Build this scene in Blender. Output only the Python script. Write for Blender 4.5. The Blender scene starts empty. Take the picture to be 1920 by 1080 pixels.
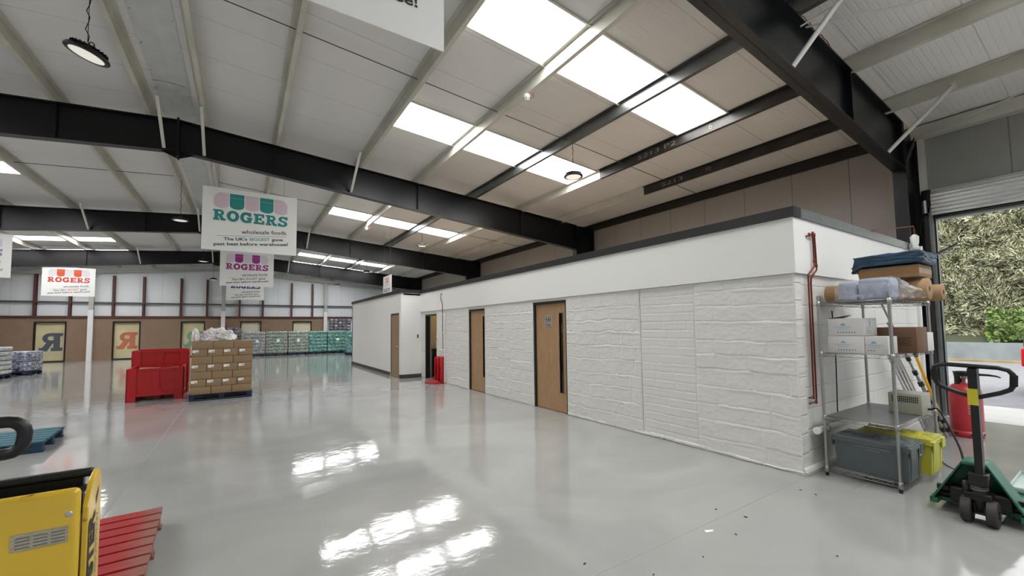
import bpy, bmesh, math, random
from mathutils import Vector, Matrix, Euler, noise
random.seed(7)
PI = math.pi
SC = bpy.context.scene
COL = SC.collection

# ------------------------------------------------------------------ camera
CAM_F, CAM_H = 775.2, 1.60
def cam_rows(a, b, c):
    ry = Matrix(((math.cos(a), 0, math.sin(a)), (0, 1, 0), (-math.sin(a), 0, math.cos(a))))
    rx = Matrix(((1, 0, 0), (0, math.cos(b), -math.sin(b)), (0, math.sin(b), math.cos(b))))
    rz = Matrix(((math.cos(c), -math.sin(c), 0), (math.sin(c), math.cos(c), 0), (0, 0, 1)))
    return rz @ rx @ ry
_R = cam_rows(-.5784, -.0565, -.0125)
_w = lambda v: Vector((v[0], v[2], -v[1]))
_r, _d, _f = _w(_R[0]), _w(_R[1]), _w(_R[2])
cd = bpy.data.cameras.new('camera')
cam = bpy.data.objects.new('camera', cd)
COL.objects.link(cam)
cam.matrix_world = Matrix(((_r.x, -_d.x, -_f.x, 0), (_r.y, -_d.y, -_f.y, 0), (_r.z, -_d.z, -_f.z, CAM_H), (0, 0, 0, 1)))
cd.sensor_fit = 'HORIZONTAL'; cd.sensor_width = 36; cd.lens = CAM_F / 1920 * 36
cd.shift_y = 30 / 1920
cd.clip_start = .05; cd.clip_end = 300
SC.camera = cam

# ------------------------------------------------------------------ world, light, exposure
vs = SC.view_settings
vs.view_transform = 'Standard'; vs.look = 'None'; vs.gamma = 1; vs.use_curve_mapping = False
vs.exposure = 0.08
SC.cycles.use_denoising = True
SC.cycles.max_bounces = 12; SC.cycles.diffuse_bounces = 8; SC.cycles.glossy_bounces = 5
SC.cycles.transparent_max_bounces = 12
SC.cycles.sample_clamp_indirect = 6
SKYLIGHT = 13.0
wd = bpy.data.worlds.new('overcast'); SC.world = wd; wd.use_nodes = True
nt = wd.node_tree; bg = nt.nodes['Background']
tc = nt.nodes.new('ShaderNodeTexCoord'); nz = nt.nodes.new('ShaderNodeTexNoise'); cr = nt.nodes.new('ShaderNodeValToRGB')
nz.inputs['Scale'].default_value = 2.0
cr.color_ramp.elements[0].color = (.82, .88, .95, 1); cr.color_ramp.elements[1].color = (1, 1, 1, 1)
nt.links.new(tc.outputs['Generated'], nz.inputs['Vector']); nt.links.new(nz.outputs['Fac'], cr.inputs['Fac'])
nt.links.new(cr.outputs['Color'], bg.inputs['Color'])
bg.inputs['Strength'].default_value = 3.0
sd = bpy.data.lights.new('hedge_fill_sun', 'SUN'); sd.energy = 2.2; sd.angle = math.radians(12); sd.color = (1, .96, .88)
so = bpy.data.objects.new('hedge_fill_sun', sd); COL.objects.link(so)  # soft sun added under the overcast sky, angled to brighten the hedge
so.rotation_euler = Euler((math.radians(14), math.radians(-42), 0)); so.location = (20, -10, 30)

# ------------------------------------------------------------------ materials
def srgb(r, g, b):
    f = lambda c: (c / 255 / 12.92) if c / 255 <= .04045 else ((c / 255 + .055) / 1.055) ** 2.4
    return (f(r), f(g), f(b), 1)
MATS = {}
def mat(name, rgb, rough=.5, metal=0, noise_amt=0, noise_scale=5, bump=0, bump_scale=20, coord='Object', spec=.5,
        trans=0, alpha=1, emit=0, coat=0, dark=None, stretch=None, ior=None):
    m = bpy.data.materials.new(name); m.use_nodes = True
    t = m.node_tree; b = t.nodes['Principled BSDF']
    c = srgb(*rgb)
    b.inputs['Base Color'].default_value = c
    b.inputs['Roughness'].default_value = rough; b.inputs['Metallic'].default_value = metal
    b.inputs['Specular IOR Level'].default_value = spec
    b.inputs['Transmission Weight'].default_value = trans
    b.inputs['Alpha'].default_value = alpha
    b.inputs['Coat Weight'].default_value = coat
    if ior: b.inputs['IOR'].default_value = ior
    if emit:
        b.inputs['Emission Color'].default_value = c; b.inputs['Emission Strength'].default_value = emit
    tcn = t.nodes.new('ShaderNodeTexCoord'); src = tcn.outputs[coord]
    if stretch:
        mp = t.nodes.new('ShaderNodeMapping'); mp.inputs['Scale'].default_value = stretch
        t.links.new(src, mp.inputs['Vector']); src = mp.outputs['Vector']
    if noise_amt or dark:
        n = t.nodes.new('ShaderNodeTexNoise'); n.inputs['Scale'].default_value = noise_scale; n.inputs['Detail'].default_value = 5
        t.links.new(src, n.inputs['Vector'])
        r = t.nodes.new('ShaderNodeValToRGB')
        d = srgb(*dark) if dark else tuple(x * (1 - noise_amt) for x in c[:3]) + (1,)
        r.color_ramp.elements[0].position = .35; r.color_ramp.elements[1].position = .65
        r.color_ramp.elements[0].color = d; r.color_ramp.elements[1].color = c
        t.links.new(n.outputs['Fac'], r.inputs['Fac']); t.links.new(r.outputs['Color'], b.inputs['Base Color'])
    if bump:
        n2 = t.nodes.new('ShaderNodeTexNoise'); n2.inputs['Scale'].default_value = bump_scale; n2.inputs['Detail'].default_value = 4
        t.links.new(src, n2.inputs['Vector'])
        bp = t.nodes.new('ShaderNodeBump'); bp.inputs['Strength'].default_value = bump; bp.inputs['Distance'].default_value = .02
        t.links.new(n2.outputs['Fac'], bp.inputs['Height']); t.links.new(bp.outputs['Normal'], b.inputs['Normal'])
    MATS[name] = m
    return m
def N(m, k): return m.node_tree.nodes.new(k)
def L(m, a, b): m.node_tree.links.new(a, b)
def P(m): return m.node_tree.nodes['Principled BSDF']

def ribbed(name, rgb, axis='Y', pitch=.1, seam=1.0, depth=.004, rough=.45, groove=.15, fine=.35, noise_amt=.05):
    """profiled metal liner sheet: fine ribs across one axis plus a panel seam"""
    m = mat(name, rgb, rough)
    t = m.node_tree; b = P(m)
    tcn = N(m, 'ShaderNodeTexCoord'); sp = N(m, 'ShaderNodeSeparateXYZ'); L(m, tcn.outputs['Object'], sp.inputs[0])
    ax = sp.outputs[axis]
    def saw(period, width):
        md = N(m, 'ShaderNodeMath'); md.operation = 'PINGPONG'; md.inputs[1].default_value = period / 2
        L(m, ax, md.inputs[0])
        mr = N(m, 'ShaderNodeMapRange'); mr.inputs['From Min'].default_value = 0; mr.inputs['From Max'].default_value = width
        mr.inputs['To Min'].default_value = 0; mr.inputs['To Max'].default_value = 1
        L(m, md.outputs[0], mr.inputs['Value']); return mr.outputs['Result']
    a1, a2 = saw(pitch, pitch * .2), saw(seam, .012)
    add = N(m, 'ShaderNodeMath'); add.operation = 'MULTIPLY_ADD'; L(m, a1, add.inputs[0]); add.inputs[1].default_value = fine; L(m, a2, add.inputs[2])
    bp = N(m, 'ShaderNodeBump'); bp.inputs['Distance'].default_value = depth; bp.inputs['Strength'].default_value = 1
    L(m, add.outputs[0], bp.inputs['Height']); L(m, bp.outputs['Normal'], b.inputs['Normal'])
    nzz = N(m, 'ShaderNodeTexNoise'); nzz.inputs['Scale'].default_value = 1.3; L(m, tcn.outputs['Object'], nzz.inputs['Vector'])
    c = srgb(*rgb)
    r0 = N(m, 'ShaderNodeValToRGB'); r0.color_ramp.elements[0].color = tuple(x * (1 - noise_amt) for x in c[:3]) + (1,); r0.color_ramp.elements[1].color = c
    L(m, nzz.outputs['Fac'], r0.inputs['Fac'])
    mx = N(m, 'ShaderNodeMix'); mx.data_type = 'RGBA'; L(m, a2, mx.inputs['Factor'])
    mx.inputs['A'].default_value = tuple(x * groove for x in c[:3]) + (1,); L(m, r0.outputs['Color'], mx.inputs['B'])
    L(m, mx.outputs['Result'], b.inputs['Base Color'])
    return m

def masonry(name, rgb, bw, bh, mortar, warp, depth, rough_amt, axis='Y'):
    """painted blockwork: brick courses warped by noise, all in relief"""
    m = mat(name, rgb, .55); b = P(m)
    tcn = N(m, 'ShaderNodeTexCoord'); sp = N(m, 'ShaderNodeSeparateXYZ'); L(m, tcn.outputs['Object'], sp.inputs[0])
    cb = N(m, 'ShaderNodeCombineXYZ'); L(m, sp.outputs[axis], cb.inputs[0]); L(m, sp.outputs['Z'], cb.inputs[1])
    n1 = N(m, 'ShaderNodeTexNoise'); n1.inputs['Scale'].default_value = 2.2; n1.inputs['Detail'].default_value = 4; L(m, cb.outputs[0], n1.inputs['Vector'])
    sub = N(m, 'ShaderNodeVectorMath'); sub.operation = 'SUBTRACT'; L(m, n1.outputs['Color'], sub.inputs[0]); sub.inputs[1].default_value = (.5, .5, .5)
    sc_ = N(m, 'ShaderNodeVectorMath'); sc_.operation = 'SCALE'; L(m, sub.outputs[0], sc_.inputs[0]); sc_.inputs['Scale'].default_value = warp
    ad = N(m, 'ShaderNodeVectorMath'); ad.operation = 'ADD'; L(m, cb.outputs[0], ad.inputs[0]); L(m, sc_.outputs[0], ad.inputs[1])
    br = N(m, 'ShaderNodeTexBrick'); br.inputs['Scale'].default_value = 1; br.inputs['Brick Width'].default_value = bw
    br.inputs['Row Height'].default_value = bh; br.inputs['Mortar Size'].default_value = mortar; br.inputs['Mortar Smooth'].default_value = .6
    br.inputs['Color1'].default_value = (1, 1, 1, 1); br.inputs['Color2'].default_value = (.62, .62, .62, 1); br.inputs['Mortar'].default_value = (.4, .4, .4, 1)
    L(m, ad.outputs[0], br.inputs['Vector'])
    n2 = N(m, 'ShaderNodeTexNoise'); n2.inputs['Scale'].default_value = 6; n2.inputs['Detail'].default_value = 5; n2.inputs['Roughness'].default_value = .5
    mp = N(m, 'ShaderNodeMapping'); mp.inputs['Scale'].default_value = (.8, 1.5, 1); L(m, cb.outputs[0], mp.inputs['Vector']); L(m, mp.outputs[0], n2.inputs['Vector'])
    ma = N(m, 'ShaderNodeMath'); ma.operation = 'MULTIPLY_ADD'; L(m, n2.outputs['Fac'], ma.inputs[0]); ma.inputs[1].default_value = rough_amt; L(m, br.outputs['Color'], ma.inputs[2])
    bp = N(m, 'ShaderNodeBump'); bp.inputs['Distance'].default_value = depth; bp.inputs['Strength'].default_value = 1
    L(m, ma.outputs[0], bp.inputs['Height']); L(m, bp.outputs['Normal'], b.inputs['Normal'])
    return m

def wood(name, rgb, dark, scale=(1, 1, 1), rough=.45):
    m = mat(name, rgb, rough); b = P(m)
    tcn = N(m, 'ShaderNodeTexCoord'); mp = N(m, 'ShaderNodeMapping'); mp.inputs['Scale'].default_value = scale
    L(m, tcn.outputs['Object'], mp.inputs['Vector'])
    n = N(m, 'ShaderNodeTexNoise'); n.inputs['Scale'].default_value = 6; n.inputs['Detail'].default_value = 6; n.inputs['Distortion'].default_value = .6
    L(m, mp.outputs[0], n.inputs['Vector'])
    r = N(m, 'ShaderNodeValToRGB'); r.color_ramp.elements[0].position = .3; r.color_ramp.elements[1].position = .7
    r.color_ramp.elements[0].color = srgb(*dark); r.color_ramp.elements[1].color = srgb(*rgb)
    L(m, n.outputs['Fac'], r.inputs['Fac']); L(m, r.outputs['Color'], b.inputs['Base Color'])
    return m

# floor: glossy grey resin with a slightly wavy coat and worn patches
mf = mat('grey_resin_floor', (160, 160, 157), .1, coat=.0, spec=.6)
b = P(mf); tcn = N(mf, 'ShaderNodeTexCoord')
n = N(mf, 'ShaderNodeTexNoise'); n.inputs['Scale'].default_value = .55; n.inputs['Detail'].default_value = 8; n.inputs['Distortion'].default_value = 1.6; L(mf, tcn.outputs['Object'], n.inputs['Vector'])
r = N(mf, 'ShaderNodeValToRGB'); r.color_ramp.elements[0].position = .38; r.color_ramp.elements[1].position = .62
r.color_ramp.elements[0].color = srgb(147, 147, 145); r.color_ramp.elements[1].color = srgb(157, 157, 154)
L(mf, n.outputs['Fac'], r.inputs['Fac']); L(mf, r.outputs['Color'], b.inputs['Base Color'])
n3 = N(mf, 'ShaderNodeTexNoise'); n3.inputs['Scale'].default_value = 2.2; n3.inputs['Detail'].default_value = 5; L(mf, tcn.outputs['Object'], n3.inputs['Vector'])
rr = N(mf, 'ShaderNodeMapRange'); rr.inputs['From Min'].default_value = .3; rr.inputs['From Max'].default_value = .7
rr.inputs['To Min'].default_value = .04; rr.inputs['To Max'].default_value = .11
L(mf, n3.outputs['Fac'], rr.inputs['Value']); L(mf, rr.outputs[0], b.inputs['Roughness'])
n4 = N(mf, 'ShaderNodeTexNoise'); n4.inputs['Scale'].default_value = 14; n4.inputs['Detail'].default_value = 3; L(mf, tcn.outputs['Object'], n4.inputs['Vector'])
n5 = N(mf, 'ShaderNodeTexNoise'); n5.inputs['Scale'].default_value = 2.5; n5.inputs['Detail'].default_value = 2; L(mf, tcn.outputs['Object'], n5.inputs['Vector'])
ma = N(mf, 'ShaderNodeMath'); ma.operation = 'MULTIPLY_ADD'; L(mf, n4.outputs['Fac'], ma.inputs[0]); ma.inputs[1].default_value = .22; L(mf, n5.outputs['Fac'], ma.inputs[2])
bp = N(mf, 'ShaderNodeBump'); bp.inputs['Distance'].default_value = .006; bp.inputs['Strength'].default_value = .5
L(mf, ma.outputs[0], bp.inputs['Height']); L(mf, bp.outputs['Normal'], b.inputs['Normal'])

ribbed('roof_liner', (220, 219, 217), 'Y', .085, 1.0, .004, .5, .75, .35)
ribbed('roof_liner_dimmed', (203, 200, 196), 'Y', .085, 1.0, .004, .5, .75, .35)  # same white liner; warm shade above the office put into the colour
ribbed('roof_liner_coarse', (232, 231, 227), 'Y', .075, 1.0, .005, .4, .8, .45)
ribbed('wall_cladding', (158, 152, 146), 'Y', .16, 1.05, .004, .5, .4, .3)
ribbed('wall_cladding_grey', (150, 150, 146), 'Y', .16, 1.05, .004, .5, .5, .3)
ribbed('gable_cladding', (226, 229, 233), 'X', .12, 1.05, .004, .5, .7, .3)
masonry('painted_block', (216, 215, 210), .7, .205, .014, .06, .022, .9)
masonry('painted_block_side', (214, 213, 208), .46, .225, .012, .012, .012, .35, 'X')
masonry('painted_brick', (214, 213, 209), .44, .118, .012, .012, .02, .2)
mat('white_paint', (226, 226, 223), .6, bump=.05, bump_scale=8)
mat('black_trim', (26, 26, 27), .45)
mat('galvanised_trim', (120, 124, 122), .4, .5, noise_amt=.2, noise_scale=9)
mat('board_roof', (180, 166, 150), .8, noise_amt=.1, noise_scale=6)
mat('skirting_grey', (62, 63, 62), .5)
mat('steel_black', (11, 14, 17), .32, .0, noise_amt=.12, noise_scale=3, spec=.35, bump=.12, bump_scale=5)
mat('steel_brown', (84, 46, 42), .5)
mat('purlin_cream', (200, 198, 188), .42, noise_amt=.12, noise_scale=1.5, dark=(184, 181, 169))
mat('purlin_galv', (112, 114, 112), .34, .65, noise_amt=.35, noise_scale=5, stretch=(1, .4, 1))
mat('purlin_dark', (60, 58, 55), .4, .45, noise_amt=.45, noise_scale=7, stretch=(1, .4, 1))
mat('purlin_black', (38, 34, 31), .5, .2, noise_amt=.4, noise_scale=6, stretch=(1, .4, 1))
mat('ridge_plate', (198, 201, 200), .45, .15, noise_amt=.08, noise_scale=4)
mat('off_white_metal', (206, 204, 196), .45)
mat('rod', (88, 86, 82), .5, .3)
mat('chalk', (128, 127, 122), .9)
mat('hoarding_brown', (142, 118, 98), .85, noise_amt=.1, noise_scale=2.5)
mat('blind_cream', (206, 198, 160), .8, noise_amt=.08, noise_scale=2, dark=(196, 186, 146))
mat('blind_pale', (214, 208, 184), .8, noise_amt=.04, noise_scale=2)
mat('print_slate', (82, 86, 96), .8)
mat('print_orange', (190, 112, 82), .8)
mat('print_green', (126, 160, 128), .8)
mat('painted_face', (216, 215, 210), .5, bump=.12, bump_scale=60)
mat('post_white', (225, 226, 226), .5)
mat('post_grey', (165, 166, 160), .5)
wood('oak', (176, 143, 106), (146, 113, 80), (9, 9, .7), .42)
wood('oak_plain', (150, 126, 98), (138, 112, 84), (9, 9, .7), .5)
mat('door_frame', (22, 22, 23), .45)
mat('dark_glass', (18, 18, 18), .08, spec=.7)
mat('chrome', (205, 205, 205), .2, .95)
mat('steel_plate', (190, 190, 188), .35, .6)
mat('ink', (22, 22, 24), .6)
mat('print_pale', (150, 156, 158), .6)
mat('ink_grey', (110, 112, 116), .7)
mat('board_white', (226, 226, 223), .45)
mat('teal', (34, 132, 128), .5)
mat('teal_text', (84, 148, 148), .5)
mat('pale_pink', (205, 186, 196), .5)
mat('magenta', (152, 42, 132), .5)
mat('orange', (206, 82, 36), .5)
mat('brick_red', (192, 62, 58), .5)
mat('navy', (34, 30, 110), .5)
mat('slate_blue', (140, 140, 160), .5)
mat('pale_lilac', (208, 204, 214), .5)
mat('copper', (128, 62, 50), .32, .8, noise_amt=.25, noise_scale=20)
mat('pvc_white', (224, 225, 222), .35)
mat('shutter', (225, 227, 227), .24, .8)
mat('zinc', (150, 153, 153), .3, .8, noise_amt=.15, noise_scale=8)
mat('shelf_chrome', (165, 166, 164), .28, .85)
mat('shelf_mat', (92, 92, 92), .35, noise_amt=.1, noise_scale=5)
mat('black_plastic', (9, 9, 10), .4)
mat('black_rubber', (20, 20, 20), .75)
mat('kraft', (140, 116, 86), .8, noise_amt=.06, noise_scale=6)
mat('kraft_tape', (128, 102, 72), .4)
mat('kraft_roll', (160, 128, 92), .75)
mat('brown_box', (106, 78, 56), .75, noise_amt=.1, noise_scale=5)
mat('tape_box', (150, 108, 58), .28, noise_amt=.2, noise_scale=7)
mat('white_card', (206, 205, 202), .7)
mat('label_white', (228, 228, 226), .6)
mat('print_blue', (120, 168, 200), .7)
mat('blue_bag', (28, 62, 88), .42, noise_amt=.3, noise_scale=9, bump=.5, bump_scale=10)
mat('paper_blue', (146, 154, 174), .7, noise_amt=.08, noise_scale=14)
mat('grey_crate', (78, 86, 88), .42, noise_amt=.06, noise_scale=7)
mat('grey_lid', (98, 106, 108), .38, noise_amt=.1, noise_scale=6)
mat('yellow_crate', (196, 192, 66), .45, noise_amt=.08, noise_scale=8)
mat('beige_metal', (148, 148, 132), .45)
mat('green_paint', (30, 102, 78), .38, noise_amt=.25, noise_scale=9)
mat('dark_metal', (28, 27, 26), .4, .4, noise_amt=.2, noise_scale=12)
mat('wheel_brown', (48, 42, 38), .6, noise_amt=.2, noise_scale=10)
mat('spring', (130, 128, 122), .3, .8)
mat('yellow_label', (190, 182, 40), .5)
mat('gas_red', (182, 46, 54), .38, noise_amt=.15, noise_scale=6)
mat('red_plastic', (172, 12, 22), .32, noise_amt=.08, noise_scale=5)
mat('dark_gap', (20, 14, 14), .8)
mat('pallet_blue', (14, 36, 66), .7, noise_amt=.35, noise_scale=9)
mat('pallet_teal', (52, 104, 116), .7, noise_amt=.25, noise_scale=5, dark=(34, 78, 94), stretch=(1, 4, 1))
mat('pallet_teal_side', (16, 58, 88), .7, noise_amt=.3, noise_scale=7)
mr_ = mat('pallet_red', (172, 30, 34), .6); b = P(mr_)
tcn = N(mr_, 'ShaderNodeTexCoord'); sp = N(mr_, 'ShaderNodeSeparateXYZ'); L(mr_, tcn.outputs['Object'], sp.inputs[0])
nn = N(mr_, 'ShaderNodeTexNoise'); nn.inputs['Scale'].default_value = 9; nn.inputs['Detail'].default_value = 6
mp = N(mr_, 'ShaderNodeMapping'); mp.inputs['Scale'].default_value = (.5, 3, 1); L(mr_, tcn.outputs['Object'], mp.inputs[0]); L(mr_, mp.outputs[0], nn.inputs['Vector'])
ad = N(mr_, 'ShaderNodeMath'); ad.operation = 'MULTIPLY_ADD'; L(mr_, nn.outputs['Fac'], ad.inputs[0]); ad.inputs[1].default_value = .35; L(mr_, sp.outputs['X'], ad.inputs[2])
rp = N(mr_, 'ShaderNodeValToRGB'); rp.color_ramp.elements[0].position = .57; rp.color_ramp.elements[0].color = srgb(150, 24, 30)
rp.color_ramp.elements[1].position = .68; rp.color_ramp.elements[1].color = srgb(132, 84, 72)
L(mr_, ad.outputs[0], rp.inputs['Fac']); L(mr_, rp.outputs['Color'], b.inputs['Base Color'])
my = mat('truck_yellow', (214, 178, 42), .3, coat=.3); b = P(my)
tcn = N(my, 'ShaderNodeTexCoord'); nn = N(my, 'ShaderNodeTexNoise'); nn.inputs['Scale'].default_value = 13; nn.inputs['Detail'].default_value = 8; nn.inputs['Roughness'].default_value = .7
mp = N(my, 'ShaderNodeMapping'); mp.inputs['Scale'].default_value = (.6, 1, 1.4); L(my, tcn.outputs['Object'], mp.inputs[0]); L(my, mp.outputs[0], nn.inputs['Vector'])
rp = N(my, 'ShaderNodeValToRGB'); rp.color_ramp.elements[0].position = .31; rp.color_ramp.elements[0].color = srgb(88, 66, 34)
rp.color_ramp.elements[1].position = .38; rp.color_ramp.elements[1].color = srgb(214, 178, 50)
L(my, nn.outputs['Fac'], rp.inputs['Fac']); L(my, rp.outputs['Color'], b.inputs['Base Color'])
mat('data_plate', (178, 170, 150), .5, noise_amt=.3, noise_scale=40, stretch=(1, 1, 4))
mat('asphalt', (128, 128, 130), .9, noise_amt=.18, noise_scale=3, bump=.3, bump_scale=60)
mat('apron', (178, 176, 170), .6, noise_amt=.1, noise_scale=2)
mat('retaining', (128, 136, 138), .8, noise_amt=.25, noise_scale=1.5)
mat('verge', (150, 132, 96), .9, noise_amt=.4, noise_scale=2)
mat('leaf_olive', (150, 152, 116), .7)
mat('leaf_grey', (186, 182, 156), .7)
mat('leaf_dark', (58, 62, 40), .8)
mat('leaf_bright', (108, 132, 66), .6)
mat('car_silver', (190, 192, 196), .25, .5)
mat('tail_red', (206, 22, 40), .2)
mat('tyre', (24, 24, 25), .8)
mat('lit_white', (255, 250, 240), .5, emit=1.4)
mat('skylight_pane', (255, 255, 255), .5, emit=SKYLIGHT)
mat('lamp_lens', (235, 232, 222), .4, emit=.55)
mat('cream_wall', (214, 198, 160), .6)
mat('room_lamp', (255, 226, 170), .5, emit=30)
mat('paper_scrap', (232, 232, 232), .8)
mat('leaf_litter', (40, 34, 26), .9)
mat('joint', (140, 140, 137), .5)
mat('tray_green', (188, 204, 196), .35)
mat('tool_yellow', (226, 176, 40), .5)
def wrap(name, c1, c2, scale, stretch, alpha=1.0):
    m = mat(name, c1, .22, noise_amt=.1, noise_scale=scale, dark=c2, stretch=stretch, bump=.6, bump_scale=12)
    P(m).inputs['Coat Weight'].default_value = .5
    return m
wrap('wrap_grey', (186, 190, 192), (118, 122, 126), 7, (1, 1, 4))
wrap('wrap_olive', (176, 188, 178), (98, 112, 102), 8, (1, 1, 4))
wrap('wrap_green', (142, 190, 182), (34, 96, 90), 6, (1, 1, 3))
wrap('wrap_white', (208, 210, 208), (164, 168, 170), 14, (1, 1, 1.4))
wrap('wrap_purple', (186, 190, 206), (42, 48, 84), 7, (1, 1, 2.4))
wrap('wrap_black', (120, 112, 126), (34, 30, 42), 7, (1, 1, 3))
wrap('wrap_dark', (110, 116, 116), (52, 58, 58), 9, (1, 1, 3))
def film(name, rgb, lo, hi, scale=9):
    """clear crinkled polythene: mostly transparent with white creases"""
    m = bpy.data.materials.new(name); m.use_nodes = True; t = m.node_tree; b = t.nodes['Principled BSDF']
    b.inputs['Base Color'].default_value = srgb(*rgb); b.inputs['Roughness'].default_value = .18
    tcn = N(m, 'ShaderNodeTexCoord'); n = N(m, 'ShaderNodeTexNoise'); n.inputs['Scale'].default_value = scale; n.inputs['Detail'].default_value = 6; n.inputs['Distortion'].default_value = 1.2
    L(m, tcn.outputs['Object'], n.inputs['Vector'])
    mr = N(m, 'ShaderNodeMapRange'); mr.inputs['From Min'].default_value = .35; mr.inputs['From Max'].default_value = .65
    mr.inputs['To Min'].default_value = lo; mr.inputs['To Max'].default_value = hi
    L(m, n.outputs['Fac'], mr.inputs['Value']); L(m, mr.outputs[0], b.inputs['Alpha'])
    bp = N(m, 'ShaderNodeBump'); bp.inputs['Distance'].default_value = .02; L(m, n.outputs['Fac'], bp.inputs['Height']); L(m, bp.outputs['Normal'], b.inputs['Normal'])
    MATS[name] = m; return m
film('film_clear', (232, 234, 238), .03, .38)
film('film_white', (235, 232, 232), .35, .95, 12)

# ------------------------------------------------------------------ mesh helpers
def curve(pts, n=6):
    """Catmull-Rom through the points"""
    P_ = [Vector(p) for p in pts]; P_ = [P_[0] * 2 - P_[1]] + P_ + [P_[-1] * 2 - P_[-2]]; out = []
    for i in range(1, len(P_) - 2):
        a, b_, c, d = P_[i - 1:i + 3]
        for k in range(n):
            t = k / n; out.append(.5 * ((2 * b_) + (c - a) * t + (2 * a - 5 * b_ + 4 * c - d) * t * t + (3 * b_ - a - 3 * c + d) * t ** 3))
    return out + [P_[-2]]
class MB:
    def __init__(s): s.v = []; s.f = []; s.m = []; s.sm = []
    def add(s, vs_, fs, mi=0, smooth=False, M=None):
        o = len(s.v)
        for p in vs_:
            p = Vector(p); s.v.append(M @ p if M is not None else p)
        for f in fs:
            s.f.append(tuple(i + o for i in f)); s.m.append(mi); s.sm.append(smooth)
        return s
    def box(s, a, b, mi=0, M=None):
        x0, y0, z0 = a; x1, y1, z1 = b
        if x0 > x1: x0, x1 = x1, x0
        if y0 > y1: y0, y1 = y1, y0
        if z0 > z1: z0, z1 = z1, z0
        v = [(x0, y0, z0), (x1, y0, z0), (x1, y1, z0), (x0, y1, z0), (x0, y0, z1), (x1, y0, z1), (x1, y1, z1), (x0, y1, z1)]
        return s.add(v, [(0, 3, 2, 1), (4, 5, 6, 7), (0, 1, 5, 4), (1, 2, 6, 5), (2, 3, 7, 6), (3, 0, 4, 7)], mi, False, M)
    def rbox(s, a, b, r=.01, seg=2, mi=0, M=None):
        """rounded box"""
        bm = bmesh.new(); c = [(a[i] + b[i]) / 2 for i in range(3)]; d = [abs(b[i] - a[i]) for i in range(3)]
        bmesh.ops.create_cube(bm, size=1, matrix=Matrix.Translation(c) @ Matrix.Diagonal((*d, 1)))
        bmesh.ops.bevel(bm, geom=list(bm.edges), offset=min(r, min(d) * .49), segments=seg, profile=.5, affect='EDGES')
        bm.verts.index_update()
        s.add([v.co.copy() for v in bm.verts], [[v.index for v in f.verts] for f in bm.faces], mi, True, M); bm.free(); return s
    def taper(s, a, b, ta, tb, mi=0, M=None):
        """box whose top rectangle (ta..tb in xy) differs from the bottom (a..b)"""
        v = [(a[0], a[1], a[2]), (b[0], a[1], a[2]), (b[0], b[1], a[2]), (a[0], b[1], a[2]),
             (ta[0], ta[1], b[2]), (tb[0], ta[1], b[2]), (tb[0], tb[1], b[2]), (ta[0], tb[1], b[2])]
        return s.add(v, [(0, 3, 2, 1), (4, 5, 6, 7), (0, 1, 5, 4), (1, 2, 6, 5), (2, 3, 7, 6), (3, 0, 4, 7)], mi, False, M)
    def tube(s, pts, r, n=10, mi=0, M=None, closed=False, cap=True):
        pts = [Vector(p) for p in pts]; k = len(pts); rs = r if isinstance(r, (list, tuple)) else [r] * k
        vs_ = []; up = None
        for i, p in enumerate(pts):
            if closed: t = pts[(i + 1) % k] - pts[i - 1]
            else: t = pts[min(i + 1, k - 1)] - pts[max(i - 1, 0)]
            t.normalize()
            if up is None:
                up = Vector((0, 0, 1)) if abs(t.z) < .9 else Vector((1, 0, 0))
            a = (up - t * up.dot(t)); a.normalize(); bb = t.cross(a); up = a
            for j in range(n):
                th = 2 * PI * j / n
                vs_.append(p + (a * math.cos(th) + bb * math.sin(th)) * rs[i])
        fs = []
        for i in range(k if closed else k - 1):
            for j in range(n):
                a0 = i * n + j; a1 = i * n + (j + 1) % n; b0 = ((i + 1) % k) * n + j; b1 = ((i + 1) % k) * n + (j + 1) % n
                fs.append((a0, a1, b1, b0))
        s.add(vs_, fs, mi, True, M)
        if cap and not closed:
            s.add([vs_[j] for j in range(n)], [tuple(reversed(range(n)))], mi, False, M)
            s.add([vs_[(k - 1) * n + j] for j in range(n)], [tuple(range(n))], mi, False, M)
        return s
    def lathe(s, prof, n=24, mi=0, M=None, c=(0, 0, 0), smooth=True):
        vs_ = []; fs = []
        for (r_, z) in prof:
            for j in range(n):
                th = 2 * PI * j / n; vs_.append((c[0] + r_ * math.cos(th), c[1] + r_ * math.sin(th), c[2] + z))
        for i in range(len(prof) - 1):
            for j in range(n):
                fs.append((i * n + j, i * n + (j + 1) % n, (i + 1) * n + (j + 1) % n, (i + 1) * n + j))
        return s.add(vs_, fs, mi, smooth, M)
    def cyl(s, a, b, r, n=16, mi=0, M=None): return s.tube([a, b], r, n, mi, M)
    def bar(s, a, b, w, h, mi=0, M=None):
        """rectangular bar from a to b"""
        a = Vector(a); b = Vector(b); t = (b - a); ln = t.length; t.normalize()
        up = Vector((0, 0, 1)) if abs(t.z) < .95 else Vector((0, 1, 0))
        x = t.cross(up); x.normalize(); z = x.cross(t)
        Mx = Matrix((x, t, z)).transposed().to_4x4(); Mx.translation = a
        if M is not None: Mx = M @ Mx
        return s.box((-w / 2, 0, -h / 2), (w / 2, ln, h / 2), mi, Mx)
    def prism(s, poly, y0, y1, mi=0, M=None):
        """polygon in XZ extruded along Y"""
        k = len(poly); v = [(x, y0, z) for x, z in poly] + [(x, y1, z) for x, z in poly]
        return s.add(v, [tuple(range(k)), tuple(range(2 * k - 1, k - 1, -1))] + [(i, i + k, (i + 1) % k + k, (i + 1) % k) for i in range(k)], mi, False, M)
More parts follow.
